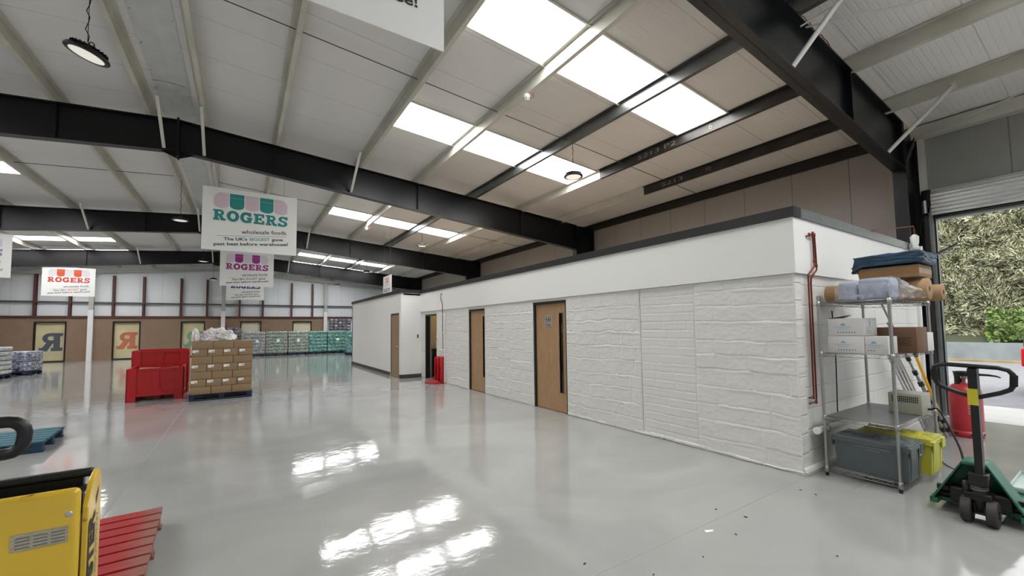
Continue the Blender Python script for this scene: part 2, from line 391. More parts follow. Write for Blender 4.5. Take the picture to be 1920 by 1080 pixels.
    def build(s, name, mats, parent=None, kind=None, bevel=0):
        me = bpy.data.meshes.new(name)
        me.from_pydata([tuple(v) for v in s.v], [], s.f)
        if not isinstance(mats, (list, tuple)): mats = [mats]
        for m in mats: me.materials.append(MATS[m])
        me.polygons.foreach_set('material_index', s.m); me.polygons.foreach_set('use_smooth', s.sm)
        me.update()
        o = bpy.data.objects.new(name, me); COL.objects.link(o)
        if parent is not None: o.parent = parent
        if kind: o['kind'] = kind
        if bevel:
            bv = o.modifiers.new('bevel', 'BEVEL'); bv.width = bevel; bv.segments = 2; bv.limit_method = 'ANGLE'; bv.angle_limit = math.radians(40)
        return o

def tag(o, label, cat, group=None, kind=None):
    o['label'] = label; o['category'] = cat
    if group: o['group'] = group
    if kind: o['kind'] = kind
    return o
def thing(name, label, cat, loc=(0, 0, 0), rz=0, group=None):
    o = bpy.data.objects.new(name, None); COL.objects.link(o); o.location = loc; o.rotation_euler = (0, 0, rz)
    o.empty_display_size = .1
    return tag(o, label, cat, group)
def copy_tree(o, parent=None):
    c = o.copy(); COL.objects.link(c)
    if parent is not None: c.parent = parent
    for ch in list(o.children): copy_tree(ch, c)
    return c
def struct(name, mb, mats, parent=None, label=None, bevel=0):
    o = mb.build(name, mats, parent, None, bevel); o['kind'] = 'structure'
    if label: o['label'] = label
    return o
def M_at(loc=(0, 0, 0), rz=0, rx=0, ry=0, s=1):
    return Matrix.Translation(loc) @ Euler((rx, ry, rz)).to_matrix().to_4x4() @ Matrix.Scale(s, 4)

_tc = {}
def text_geo(s, bold=0.0):
    k = (s, bold)
    if k not in _tc:
        cu = bpy.data.curves.new('t', 'FONT'); cu.body = s; cu.size = 1; cu.offset = bold; cu.resolution_u = 3
        ob = bpy.data.objects.new('t', cu); COL.objects.link(ob)
        dg = bpy.context.evaluated_depsgraph_get(); me = bpy.data.meshes.new_from_object(ob.evaluated_get(dg))
        vv = [v.co.copy() for v in me.vertices]; ff = [tuple(p.vertices) for p in me.polygons]
        bpy.data.objects.remove(ob); bpy.data.curves.remove(cu); bpy.data.meshes.remove(me)
        x0 = min(v.x for v in vv); x1 = max(v.x for v in vv)
        _tc[k] = ([Vector((v.x - x0, v.y, 0)) for v in vv], ff, x1 - x0)
    return _tc[k]
def text(mb, s, M, width=None, height=None, align='L', bold=0.0, mi=0):
    """text in the local XY plane of M, facing +Z; width = total width, height = cap height"""
    v, f, w = text_geo(s, bold)
    sx = (width / w) if width else (height / .7); sy = (height / .7) if height else sx
    off = {'L': 0, 'C': -w * sx / 2, 'R': -w * sx}[align]
    mb.add([(p.x * sx + off, p.y * sy, 0) for p in v], f, mi, False, M)

def ring(rx0, ry0, rx1, ry1, a0, a1, c, n=18):
    pts = []; fs = []
    for i in range(n + 1):
        a = math.radians(a0 + (a1 - a0) * i / n)
        pts.append((c[0] + rx0 * math.cos(a), c[1] + ry0 * math.sin(a))); pts.append((c[0] + rx1 * math.cos(a), c[1] + ry1 * math.sin(a)))
    for i in range(n):
        q = (2 * i, 2 * i + 1, 2 * i + 3, 2 * i + 2)
        fs.append(q if a1 < a0 else q[::-1])
    return pts, fs
def R_(x0, y0, x1, y1): return ([(x0, y0), (x1, y0), (x1, y1), (x0, y1)], [(0, 1, 2, 3)])
def slab(ch):
    if ch == 'R': return [R_(0, 0, .5, .19), R_(.11, 0, .4, 1), R_(0, .82, .55, 1), ring(.33, .29, .1, .11, 90, -90, (.55, .71)), R_(.4, .42, .56, .6),
                          ([(.42, .44), (.72, .44), (.98, .02), (.66, 0)], [(0, 3, 2, 1)]), R_(.64, 0, 1.02, .19)]
    if ch == 'O': return [ring(.52, .53, .21, .27, 360, 0, (.52, .5), 28)]
    if ch == 'G': return [ring(.52, .53, .21, .27, 325, 38, (.52, .5), 26), R_(.56, .36, 1.06, .54), R_(.7, .02, .96, .5), R_(.72, .62, .95, 1.0)]
    if ch == 'E': return [R_(0, 0, .95, .19), R_(.11, 0, .41, 1), R_(0, .81, .93, 1), R_(.74, 0, .95, .36), R_(.72, .66, .93, 1), R_(.3, .41, .68, .59), R_(.56, .33, .7, .67)]
    if ch == 'S': return [ring(.42, .3, .13, .11, 20, 270, (.47, .72)), ring(.44, .31, .14, .11, 92, -165, (.45, .29)), R_(.68, .68, .9, 1.0), R_(.0, .0, .22, .33)]
def slab_word(mb, word, M, width, height, mi=0, mirror=False):
    adv = {'R': 1.1, 'O': 1.12, 'G': 1.16, 'E': 1.07, 'S': 1.0}; tot = sum(adv[c] for c in word) - .1; x = 0
    for ch in word:
        for q, (pts, fs) in enumerate(slab(ch)):
            k = width / tot
            v = [(((tot - (x + p[0])) if mirror else (x + p[0])) * k, p[1] * height, q * .0006) for p in pts]
            mb.add(v, [f[::-1] for f in fs] if mirror else fs, mi, False, M)
        x += adv[ch]

FACE_MY = lambda loc, rz=0: Matrix.Translation(loc) @ Euler((PI / 2, 0, rz)).to_matrix().to_4x4()      # plane facing -Y (x right, z up)
def FACE_MX(loc):                                                                                     # plane facing -X: local x -> -Y, local y -> +Z
    return Matrix(((0, 0, -1, loc[0]), (-1, 0, 0, loc[1]), (0, 1, 0, loc[2]), (0, 0, 0, 1)))

# ------------------------------------------------------------------ the building shell
XR, XW, XL = -1.15, 10.3, -12.6          # ridge, right wall, left wall
ZR, SL = 6.05, .08
YF, YG = -9.0, 33.4
roof_z = lambda x: ZR - SL * abs(x - XR)
FR = [-5.8, 2.18, 10.45, 18.65, 26.9]
OY = 2.06                                 # side wall of the office block

mb = MB(); mb.box((XL - .2, YF, -.2), (10.02, YG + .2, 0)); floor = struct('floor', mb, 'grey_resin_floor', label='glossy light grey resin floor of the warehouse')
mb = MB()
for y in (2.03, 11.46):
    mb.box((XL, y - .004, .0002), (4.9 if y < 3 else 5, y + .004, .001))
for x in (-.98, -7.2): mb.box((x - .004, YF, .0002), (x + .004, 33, .001))
mb.box((4.9, 1.6, .0002), (5.3, 1.606, .001))
struct('floor_joint', mb, 'joint', label='thin saw cut joint lines in the resin floor')

SKY_Y = [(-7.4, -6.4), (-4.3, -3.3), (-1.05, -.05), (3.85, 4.9), (7.1, 8.2), (11.9, 12.9), (14.7, 15.75), (20.4, 21.4), (24.45, 25.45), (27.75, 28.5), (29.6, 30.5)]  # strips behind camera unseen; hidden one past last rafter added to brighten far end
SKY_X = [(2.4, 7.15), (-9.45, -4.7)]
def roof_quad(mb, x0, x1, y0, y1, mi):
    z0, z1 = roof_z(x0), roof_z(x1)
    mb.add([(x0, y0, z0), (x1, y0, z1), (x1, y1, z1), (x0, y1, z0), (x0, y0, z0 + .1), (x1, y0, z1 + .1), (x1, y1, z1 + .1), (x0, y1, z0 + .1)],
           [(0, 3, 2, 1), (4, 5, 6, 7), (0, 1, 5, 4), (1, 2, 6, 5), (2, 3, 7, 6), (3, 0, 4, 7)], mi)
mb = MB(); yc = YF
segs = []
for a, b_ in SKY_Y: segs.append((yc, a, 0)); segs.append((a, b_, 1)); yc = b_
segs.append((yc, YG + .2, 0))
for a, b_, s_ in segs:
    if not s_:
        roof_quad(mb, XL - .1, XR, a, b_, 0); roof_quad(mb, XR, 3.87, a, b_, 0); [roof_quad(mb, 3.87, XW + .15, p_, q_, w_) for p_, q_, w_ in ((a, min(b_, 2.18), 2), (max(a, 2.18), b_, 1)) if q_ > p_]
    else:
        roof_quad(mb, XL - .1, -9.45, a, b_, 0); roof_quad(mb, -4.7, XR, a, b_, 0); roof_quad(mb, XR, 2.4, a, b_, 0); roof_quad(mb, 7.15, XW + .15, a, b_, 1 if a > 2.3 else 2)
ceil = struct('ceiling', mb, ['roof_liner', 'roof_liner_dimmed', 'roof_liner_coarse'], label='white profiled steel roof lining between the purlins')

# rooflights: pane and metal lip
wn = 0
for (a, b_) in SKY_Y:
    for (x0, x1) in SKY_X:
        wn += 1
        e = bpy.data.objects.new('window_%d' % wn, None); COL.objects.link(e); e['kind'] = 'structure'; e['label'] = 'bright translucent rooflight strip between purlins'
        mb = MB()
        for q0, q1 in ((x0, (x0 + x1) / 2), ((x0 + x1) / 2, x1)): roof_quad(mb, q0, q1, a + .03, b_ - .03, 0)
        mb.build('pane', 'skylight_pane', e)
        mb = MB()
        for yy0, yy1 in ((a, a + .03), (b_ - .03, b_)):
            za, zb = roof_z(x0) - .03, roof_z(x1) - .03
            mb.add([(x0, yy0, za), (x1, yy0, zb), (x1, yy1, zb), (x0, yy1, za), (x0, yy0, za + .12), (x1, yy0, zb + .12), (x1, yy1, zb + .12), (x0, yy1, za + .12)],
                   [(0, 3, 2, 1), (4, 5, 6, 7), (0, 1, 5, 4), (1, 2, 6, 5), (2, 3, 7, 6), (3, 0, 4, 7)])
        for xx in (x0, x1):
            z = roof_z(xx); mb.box((xx - .02, a, z - .03), (xx + .02, b_, z + .09))
        mb.build('window_frame', 'off_white_metal', e)

# ridge closing plates with screws
mb = MB()
for sx, w in ((-1, .26), (1, .26)):
    xa, xb = XR, XR + sx * w
    z0, z1 = ZR - .012, roof_z(xb) - .012
    for i in range(14):
        ya = YF + i * 3.05
        q = [(xa, ya, z0), (xb, ya, z1), (xb, ya + 3.03, z1), (xa, ya + 3.03, z0)]
        mb.add(q, [(0, 1, 2, 3) if sx < 0 else (3, 2, 1, 0)])
        for k in range(4):
            mb.lathe([(0, -.012), (.012, -.01), (.012, 0)], 6, 0, c=(xb - sx * .03, ya + .3 + k * .8, z1))
struct('trim_1', mb, 'ridge_plate', label='smooth flat metal closing plates along the roof ridge')

# walls
mb = MB()
mb.box((XW, 1.98, 0), (XW + .15, YG, roof_z(XW)), 0)
struct('wall_right', mb, 'wall_cladding', label='beige ribbed cladding above the white office block')
mb = MB(); mb.box((XW, -4.6, 3.42), (XW + .15, 1.98, roof_z(XW)), 0); mb.box((XW, YF, 0), (XW + .15, -2.6, roof_z(XW)), 0)
struct('wall_right', mb, 'wall_cladding_grey', label='grey ribbed cladding above the roller shutter')
mb = MB(); mb.box((XL - .15, YF, 0), (XL, YG, roof_z(XL)))
struct('wall_left', mb, 'wall_cladding_grey')
def gable(y0, y1, z0):
    m_ = MB(); m_.prism([(XL - .1, z0), (XW + .1, z0), (XW + .1, roof_z(XW)), (XR, ZR), (XL - .1, roof_z(XL))], y0, y1); return m_
struct('wall_back', gable(YG, YG + .12, 0), 'gable_cladding', label='pale ribbed cladding of the far gable above the brown boarding')
struct('wall_front', gable(YF - .12, YF, 0), 'gable_cladding')
# gable framing
mb = MB(); mb.box((XL, 33.22, 0), (5.15, 33.395, 2.45))
gd = [(-9.49, -8.31), (-6.33, -5.17), (-3.19, -2.04), (-.06, 1.07), (3.05, 4.2)]
mb2 = MB(); xx = XL
for a, c in gd:
    mb2.box((xx, 33.2, 0), (a, 33.3, 2.45)); mb2.box((a, 33.2, 2.2), (c, 33.3, 2.45)); xx = c
mb2.box((xx, 33.2, 0), (5.1, 33.3, 2.45))
struct('wall_back', mb2, 'hoarding_brown', label='brown boarding along the foot of the far gable')
mb = MB(); mb.box((XL, 33.12, 2.45), (XW, 33.4, 2.56)); struct('trim_2', mb, 'steel_brown', label='dark rail above the brown boarding')
mb = MB(); mb.box((XL, 33.2, 3.3), (XW, 33.38, 3.38)); struct('trim_3', mb, 'rod', label='horizontal sheeting rail halfway up the far gable')
for i, x in enumerate((-9.55, -8.19, -6.39, -5.04, -3.26, -1.93, -.16, 1.18, 2.94, 4.28, -11.1, -12.3)):
    mb = MB(); w = .11
    mb.box((x - w / 2, 33.16, 2.5), (x + w / 2, 33.18, 4.95)); mb.box((x - .01, 33.18, 2.5), (x + .01, 33.38, 4.95)); mb.box((x - w / 2, 33.38, 2.5), (x + w / 2, 33.395, 4.95))
    struct('column', mb, 'steel_brown', label='red-brown steel post standing on the rail of the far gable')
# gable rafter (pale)
for s_, x0, x1 in ((0, XL, XR), (1, XR, XW)):
    mb = MB(); z0, z1 = roof_z(x0) - .52, roof_z(x1) - .52
    mb.prism([(x0, z0), (x1, z1), (x1, z1 + .16), (x0, z0 + .16)], 33.05, 33.2)
    struct('beam', mb, 'post_grey', label='pale grey rafter along the top of the far gable')
for x in (-7.27, -1.05, 5.13):
    mb = MB(); mb.box((x - .1, 32.95, 2.9), (x + .1, 33.1, roof_z(x) - .5), 1); mb.box((x - .11, 32.93, 0), (x + .11, 33.12, 2.9), 0)
    struct('pillar', mb, ['post_white', 'post_grey'], label='gable post boxed in white up to door head height')

# openings in the far gable with printed blinds
def gable_window(i, a, c, mt, ink=None):
    e = bpy.data.objects.new('window_%d' % (40 + i), None); COL.objects.link(e); e['kind'] = 'structure'
    e['label'] = 'tall cream blind set in the brown boarding'
    mb = MB(); mb.box((a, 33.31, .06), (c, 33.33, 2.2)); p = mb.build('pane', mt, e)
    mb = MB()
    for q in (((a - .04, 33.17, 0), (a + .02, 33.32, 2.2)), ((c - .02, 33.17, 0), (c + .04, 33.32, 2.2)), ((a - .04, 33.17, 2.17), (c + .04, 33.32, 2.24)), ((a, 33.17, 0), (c, 33.32, .06))): mb.box(*q)
    mb.build('window_frame', 'dark_gap', e)
    if ink:
        mb = MB(); cx = (a + c) / 2 + .04
        slab_word(mb, 'R', FACE_MY((cx - .46, 33.3, .6)), .9, 1.0, mirror=True)
        mb.build('printed_letter', ink, e)
gable_window(1, *gd[0], 'blind_cream', 'print_slate'); gable_window(2, *gd[1], 'blind_cream', 'print_orange')
gable_window(3, *gd[2], 'blind_cream', 'print_green'); gable_window(4, *gd[3], 'blind_pale'); gable_window(5, *gd[4], 'blind_pale')

# ------------------------------------------------------------------ portal frames
def rafter_bottom(x):
    d = abs(x - XR)
    return 5.2 - d * .096 if d < 5 else 4.72 - (d - 5) * .0935
rafter_top = lambda x: 5.84 - .077 * abs(x - XR)
def half_frame(y, s):
    X = lambda d: XR + s * d
    ds = [0, 2.5, 5, 7.5, 10.55]
    mb = MB(); t = .012; w = .09
    for d0, d1 in zip(ds[:-1], ds[1:]):
        a, c = X(d0), X(d1)
        mb.prism([(a, rafter_bottom(a)), (c, rafter_bottom(c)), (c, rafter_top(c)), (a, rafter_top(a))][::s], y - t / 2, y + t / 2)
    for fn, th in ((rafter_bottom, .022), (rafter_top, -.022)):
        for d0, d1 in zip(ds[:-1], ds[1:]):
            a, c = X(d0), X(d1)
            mb.prism([(a, fn(a)), (c, fn(c)), (c, fn(c) + th), (a, fn(a) + th)][::s], y - w, y + w)
    o = struct('rafter_beam', mb, 'steel_black', label='black steel portal rafter crossing under the roof')
    for d in (1.7, 5.0, 8.3, 10.5):
        a = X(d); m2 = MB(); m2.box((a - .008, y - w + .005, rafter_bottom(a) + .02), (a + .008, y + w - .005, rafter_top(a) - .02)); m2.build('stiffener', 'steel_black', o)
    # column with haunch stiffener
    mb = MB(); xi, xo = XR + s * 10.55, XR + s * 11.35
    if s < 0: xi, xo = XR - 10.6, XR - 11.35
    mb.box((min(xi, xo), y - t / 2, 0), (max(xi, xo), y + t / 2, rafter_top(xi)))
    for xx in (xi, xo): mb.box((xx - .011, y - w, 0), (xx + .011, y + w, rafter_top(xx)))
    mb.bar((xi, y - .06, rafter_bottom(xi) + .02), (xo, y - .06, rafter_top(xo) - .02), .012, .09)
    mb.bar((xi, y + .06, rafter_bottom(xi) + .02), (xo, y + .06, rafter_top(xo) - .02), .012, .09)
    mb.prism([(xi, rafter_bottom(xi)), (xo, rafter_bottom(xo)), (xo, rafter_top(xo)), (xi, rafter_top(xi))][::s], y - t, y + t)
    struct('column', mb, 'steel_black', label='black steel portal column against the side wall')
for y in FR:
    for s in (1, -1): half_frame(y, s)
    mb = MB(); mb.box((XR - .02, y - .13, 5.08), (XR + .02, y + .13, 5.86))
    mb.prism([(XR - .3, 5.19), (XR, 5.06), (XR + .3, 5.19)], y - .006, y + .006)
    struct('beam', mb, 'steel_black', label='black apex plate joining two portal rafters at the ridge')

# purlins
PR = [(-.73, 'purlin_cream'), (.55, 'purlin_cream'), (2.33, 'purlin_cream'), (3.85, 'purlin_cream'), (5.5, 'purlin_galv'), (7.2, 'H'), (8.8, 'I'), (10.2, 'purlin_black')]
PLf = [(-1.57, 'purlin_cream'), (-2.85, 'purlin_cream'), (-4.63, 'purlin_cream'), (-6.15, 'purlin_cream'), (-7.8, 'purlin_cream'), (-9.5, 'purlin_cream'), (-11.1, 'purlin_cream'), (-12.5, 'purlin_cream')]
def purlin(x, y0, y1, mt, label, s):
    z = roof_z(x) - .006; h = .2; f = .065 * s
    mb = MB()
    mb.box((x - .004, y0, z - h), (x + .004, y1, z))
    mb.box((x, y0, z - h - .003), (x + f, y1, z - h + .003)); mb.box((x, y0, z - .006), (x - f, y1, z))
    mb.box((x + f - .003, y0, z - h), (x + f + .003, y1, z - h + .022))
    for k in range(int((y1 - y0) / 1.4)):
        mb.lathe([(0, -.004), (.012, -.004), (.012, 0)], 6, 0, M=M_at((x - .004, y0 + .5 + k * 1.4, z - .05), ry=-PI / 2))
    return struct('beam', mb, mt, label=label)
for i, (x, mt) in enumerate(PR):
    lb = 'roof purlin running the length of the warehouse'
    if mt in 'HI':
        ys = 7.05
        purlin(x, 2.18, ys, 'purlin_dark', 'bare dark steel length of a roof purlin with chalk marks', 1)
        purlin(x, YF, 2.18, 'purlin_cream', 'cream painted ' + lb, 1); purlin(x, ys, YG, 'purlin_cream', 'cream painted ' + lb, 1)
    else: purlin(x, YF, YG, mt, {'purlin_cream': 'cream painted ', 'purlin_galv': 'bare galvanised ', 'purlin_black': 'dark '}[mt] + lb, 1)
for x, mt in PLf: purlin(x, YF, YG, mt, 'cream painted roof purlin running the length of the warehouse', -1)
# right of the near frame the purlins are pale and cased
for x in (7.2, 8.8):
    mb = MB(); z = roof_z(x); mb.box((x + .005, -6, z - .21), (x + .075, 2.2, z - .012)); struct('beam', mb, 'purlin_cream', label='pale grey cased purlin over the roller shutter bay')
mb = MB(); z = roof_z(10.2); mb.box((10.12, -6, z - .24), (10.29, 2.2, z - .02)); struct('beam', mb, 'purlin_cream', label='pale eaves beam above the roller shutter wall')
# chalk marks
mb = MB()
text(mb, '5213 P2', FACE_MX((7.19, 5.9, roof_z(7.2) - .16)), width=.95, height=.09)
text(mb, '6', FACE_MX((7.19, 4.25, roof_z(7.2) - .16)), height=.11)
text(mb, '5213', FACE_MX((8.79, 6.5, roof_z(8.8) - .16)), width=.6, height=.09)
text(mb, 'P2', FACE_MX((8.79, 5.3, roof_z(8.8) - .16)), height=.09)
struct('trim_4', mb, 'chalk', label='white chalk numbers written on the bare purlins')

# sag rods
mb = MB()
for y in (6.3, 14.5, 22.7):
    xs = [-12.5, -11.1, -9.5, -7.8, -6.15, -4.63, -2.85, -1.57, -.73, .55, 2.33, 3.85, 5.5, 7.2, 8.8, 10.2]
    for a, c in zip(xs[:-1], xs[1:]):
        if a == -1.57: continue
        mb.cyl((a, y, roof_z(a) - .1), (c, y, roof_z(c) - .1), .008, 6)
struct('trim_5', mb, 'rod', label='thin sag rods tying the purlins together')
# fly braces
for y in FR[1:]:
    for x, mt in ((-1.57, 'l'), (-.73, 'l'), (2.33, 'l'), (-4.63, 'l')):
        xb = {-1.57: -1.36, -.73: -.72, 2.33: 2.15, -4.63: -4.24}[x]
        mb = MB(); mb.bar((xb, y - 1.0, roof_z(xb) - .2), (xb, y - .07, rafter_bottom(xb) + .05), .05, .05)
        struct('beam', mb, 'off_white_metal', label='pale fly brace from purlin down to the rafter flange')
for (x, yt, xb) in ((8.8, 1.37, 8.6), (5.62, 1.60, 5.37)):
    mb = MB(); mb.cyl((x, yt, roof_z(x) - .13), (xb, 2.13, rafter_bottom(xb) + .03), .03, 10); mb.box((x - .03, yt - .03, roof_z(x) - .2), (x + .03, yt + .03, roof_z(x) - .1))
    struct('beam', mb, 'off_white_metal', label='round pale brace tube from purlin to the near rafter')
mb = MB()
mb.cyl((5.75, 2.1, 5.25), (10.0, -4.5, 5.0), .012, 6); mb.cyl((10.05, 2.1, 4.86), (7.0, -4.5, 5.2), .012, 6); mb.cyl((5.6, 2.1, 5.2), (5.9, 1.5, 5.45), .012, 6)
struct('trim_6', mb, 'off_white_metal', label='slender roof cross bracing rods in the roller shutter bay')

mb = MB(); pts = []
for k in range(20):
    x = 5.45 + k * .05; pts.append((x, 2.08, rafter_top(x) - .02 + .012 * math.sin(k * 1.9) + (.03 * abs(math.sin(k * .31)))))
mb.tube(pts, .005, 5); struct('trim_11', mb, 'copper', label='thin red cable clipped along the near rafter')
# ------------------------------------------------------------------ office block
XO = 5.0
def yopen(mb, z0, z1, y0, y1, opens, x0, x1):
    yy = y0
    for a, c, h in opens:
        mb.box((x0, yy, z0), (x1, a, z1)); mb.box((x0, a, h), (x1, c, z1)); yy = c
    mb.box((x0, yy, z0), (x1, y1, z1))
mb = MB()
doors = [(5.84, 6.87, 2.1), (8.9, 9.75, 2.08), (11.9, 12.85, 2.05)]
mb.box((XO, OY, 0), (XO + .15, 3.26, 2.16)); mb.box((XO, 4.15, 0), (XO + .15, 5.84, 2.16))
yopen(mb, 0, 2.16, 5.84, 13.2, doors, XO, XO + .15)
struct('wall_office', mb, 'painted_block', label='white painted rough block wall of the office block')
def course_wall(name, x0, y0, y1, z0, z1, ch, bw, groove, bulge, rough, wob, seed, dy, dz, mt, label):
    rnd = random.Random(seed); ny, nz = int((y1 - y0) / dy), int((z1 - z0) / dz)
    zb = [z0]
    while zb[-1] < z1 - ch * .4: zb.append(zb[-1] + ch * (1 + rnd.uniform(-.16, .16) * (1 if bulge > .003 else .1)))
    if len(zb) < 2: zb.append(z1)
    zb[-1] = z1 + .01
    blocks = []
    for k in range(len(zb) - 1):
        ys = [y0 - rnd.uniform(0, bw)]; 
        while ys[-1] < y1: ys.append(ys[-1] + bw * rnd.uniform(.6, 1.4))
        blocks.append((ys, [rnd.uniform(0, bulge) for _ in ys], [rnd.random() for _ in ys]))
    N_ = noise.noise; vs_ = []
    for j in range(nz + 1):
        z = z0 + (z1 - z0) * j / nz
        for i in range(ny + 1):
            y = y0 + (y1 - y0) * i / ny
            zw = z + wob * (N_(Vector((y * 1.1, z * .5, seed))) + .75 * N_(Vector((y * 4.5, z * 2.5, seed + 4))))
            k = 0
            while k < len(zb) - 2 and zw > zb[k + 1]: k += 1
            ys, off, pr = blocks[k]; q = 0; yw = y + wob * .8 * N_(Vector((y * 1.3, z * 3, seed + 9)))
            while q < len(ys) - 2 and yw > ys[q + 1]: q += 1
            lo, hi = zw - zb[k], zb[k + 1] - zw
            d = min(lo, hi); g = groove * max(0, 1 - d / .011)
            dv = min(yw - ys[q], ys[q + 1] - yw)
            if pr[q] > .2: g = max(g, groove * .95 * max(0, 1 - dv / .015))
            g *= .55 + .9 * abs(N_(Vector((y * 2.3, z * 2.3, seed + 2))))
            lip = .9 * bulge * max(0, 1 - hi / .045) * max(0, .35 + 1.6 * N_(Vector((y * 2.9, zb[k] * 9, seed + 6))))
            r_ = rough * (N_(Vector((y * 6, z * 8, seed))) + .6 * N_(Vector((y * 17, z * 21, seed + 1))) + .35 * N_(Vector((y * 45, z * 45, seed + 3))))
            o_ = off[q] + lip - g + r_ + .004
            if i in (0, ny) or j in (0, nz): o_ = -.004
            vs_.append((x0 - o_, y, z))
    w = ny + 1; fs = [(j * w + i, (j + 1) * w + i, (j + 1) * w + i + 1, j * w + i + 1) for j in range(nz) for i in range(ny)]
    m_ = MB(); m_.v = [Vector(v) for v in vs_]; m_.f = fs; m_.m = [0] * len(fs); m_.sm = [True] * len(fs)
    return struct(name, m_, mt, label=label)
for q_, (a, c) in enumerate(((OY, 3.255), (4.155, 5.835), (6.875, 8.895), (9.755, 11.895))):
    course_wall('wall_office', XO, a, c, 0.0, 2.149, .21, .46, .010, .009, .0034, .026, 3 + q_ * 7, .012, .0095, 'painted_face', 'rough painted block courses of the office wall')
for (a, c) in ((5.835, 6.875), (8.895, 9.755)):
    course_wall('wall_office', XO, a, c, 2.101 if a < 6 else 2.081, 2.149, .21, .46, .004, .003, .002, .0, 5, .02, .01, 'painted_face', 'painted blockwork over a door head')
course_wall('wall_office', XO + .01, 3.262, 4.148, 0.0, 2.149, .118, .25, .0075, .003, .0007, .004, 77, .010, .0085, 'painted_face', 'white painted brick infill courses')
mb = MB(); mb.box((XO + .012, 3.262, 0), (XO + .15, 4.148, 2.16)); struct('wall_office', mb, 'painted_brick', label='white painted brick infill panel in the block wall')
mb = MB(); mb.box((XO + .15, OY, 0), (9.32, OY + .15, 2.16)); struct('wall_office_side', mb, 'painted_block_side', label='white painted blockwork end of the office block')
mb = MB(); mb.box((XO - .035, OY - .03, 2.15), (XO + .1, 13.2, 2.76)); mb.box((XO + .1, OY - .03, 2.15), (9.32, OY + .1, 2.76))
struct('wall_office', mb, 'white_paint', label='smooth white boxed band above the block wall')
mb = MB(); mb.box((XO - .06, OY - .05, 2.76), (XO + .12, 13.2, 2.87))
struct('trim_7', mb, 'black_trim', label='black capping along the top of the office block')
mb = MB(); mb.box((XO + .12, OY - .05, 2.76), (9.32, OY + .12, 2.87), 0)
struct('trim_8', mb, 'galvanised_trim', label='grey metal capping on the end of the office block')
mb = MB(); mb.box((XO + .1, OY + .1, 2.7), (XW, 13.3, 2.75)); mb.box((4.4, 13.2, 2.7), (XW, 20.3, 2.75))
struct('ceiling', mb, 'board_roof', label='flat roof of the office block')
mb = MB(); mb.box((9.32, OY + .14, 0), (9.34, 3.0, 2.75)); struct('wall_office', mb, 'white_paint')
# skim of rubble plinth at the foot of the block wall
mb = MB(); random.seed(3)
y = OY
while y < 5.8:
    w = random.uniform(.12, .34); d = random.uniform(.005, .022)
    mb.rbox((XO - d, y, 0), (XO + .02, min(y + w, 5.83), random.uniform(.025, .06)), .008, 2); y += w
mb.rbox((XO + .0, OY - .035, 0), (6.4, OY + .02, .075), .012, 2)
struct('trim_9', mb, 'painted_block', label='uneven white mortar line at the foot of the block wall')

# plastered room further back
XM = 4.31
mb = MB(); yopen(mb, 0, 2.77, 13.2, 20.3, [(13.38, 14.3, 2.12)], XM, XM + .12); mb.box((XM + .12, 13.2, 0), (XO + .1, 13.32, 2.77)); mb.box((XM, 20.2, 0), (XW, 20.3, 2.77))
struct('wall_room', mb, 'white_paint', label='smooth white plastered room beyond the block wall')
mb = MB(); mb.box((XM - .03, 13.17, 2.77), (XM + .15, 20.33, 2.88)); mb.box((XM + .15, 13.17, 2.77), (XO, 13.35, 2.88))
struct('trim_10', mb, 'black_trim', label='black capping along the top of the white room')
mb = MB(); mb.box((XM - .015, 14.34, 0), (XM, 20.32, .12)); mb.box((XM - .015, 13.185, 0), (XM, 13.34, .12)); mb.box((XM - .015, 13.185, 0), (XO, 13.2, .12))
struct('baseboard_room', mb, 'skirting_grey', label='dark grey skirting round the white room')

# doors
def door(n, y0, y1, h, xface, recess, label, leaf_mat, slit=None, open_=False):
    e = bpy.data.objects.new('door_%d' % n, None); COL.objects.link(e); e['kind'] = 'structure'; e['label'] = label
    mb = MB(); fw = .05; xa, xb = xface + .004, xface + .145
    mb.box((xa, y0 + .001, 0), (xb, y0 + fw * .6, h)); mb.box((xa, y1 - fw, 0), (xb, y1 - .001, h)); mb.box((xa, y0, h - fw), (xb, y1, h - .001))
    mb.build('door_frame', 'door_frame', e)
    if open_: return e
    mb = MB(); a, c = y0 + fw * .6, y1 - fw; x = xface + recess
    lf = MB()
    if slit:
        s0, s1, z0, z1 = slit
        lf.box((x, a, .01), (x + .044, s0, h - fw)); lf.box((x, s1, .01), (x + .044, c, h - fw)); lf.box((x, s0, .01), (x + .044, s1, z0)); lf.box((x, s0, z1), (x + .044, s1, h - fw))
    else: lf.box((x, a, .01), (x + .044, c, h - fw))
    o = lf.build('door_leaf', leaf_mat, e)
    if slit:
        g = MB(); g.box((x + .018, s0, z0), (x + .026, s1, z1)); g.build('vision_panel', 'dark_glass', o)
        g = MB(); w = .018
        for q in (((x - .006, s0 - w, z0 - w), (x + .02, s0, z1 + w)), ((x - .006, s1, z0 - w), (x + .02, s1 + w, z1 + w)), ((x - .006, s0, z0 - w), (x + .02, s1, z0)), ((x - .006, s0, z1), (x + .02, s1, z1 + w))): g.box(*q)
        g.build('panel_bead', 'oak_plain', o)
    return e
d1 = door(1, 5.84, 6.87, 2.1, XO, .04, 'oak door with narrow glass slit and toilets sign', 'oak', (5.98, 6.09, .36, 1.86))
mb = MB(); mb.box((XO + .034, 5.872, .98), (XO + .04, 5.91, 1.32)); mb.build('push_plate', 'steel_plate', d1)
mb = MB(); mb.box((XO + .033, 6.32, 1.61), (XO + .039, 6.52, 1.83)); sg = mb.build('toilet_sign', 'steel_plate', d1)
mb = MB(); F = lambda y, z: FACE_MX((XO + .0315, y, z))
text(mb, 'Toilets', F(6.50, 1.632), width=.155, height=.036, bold=.012)
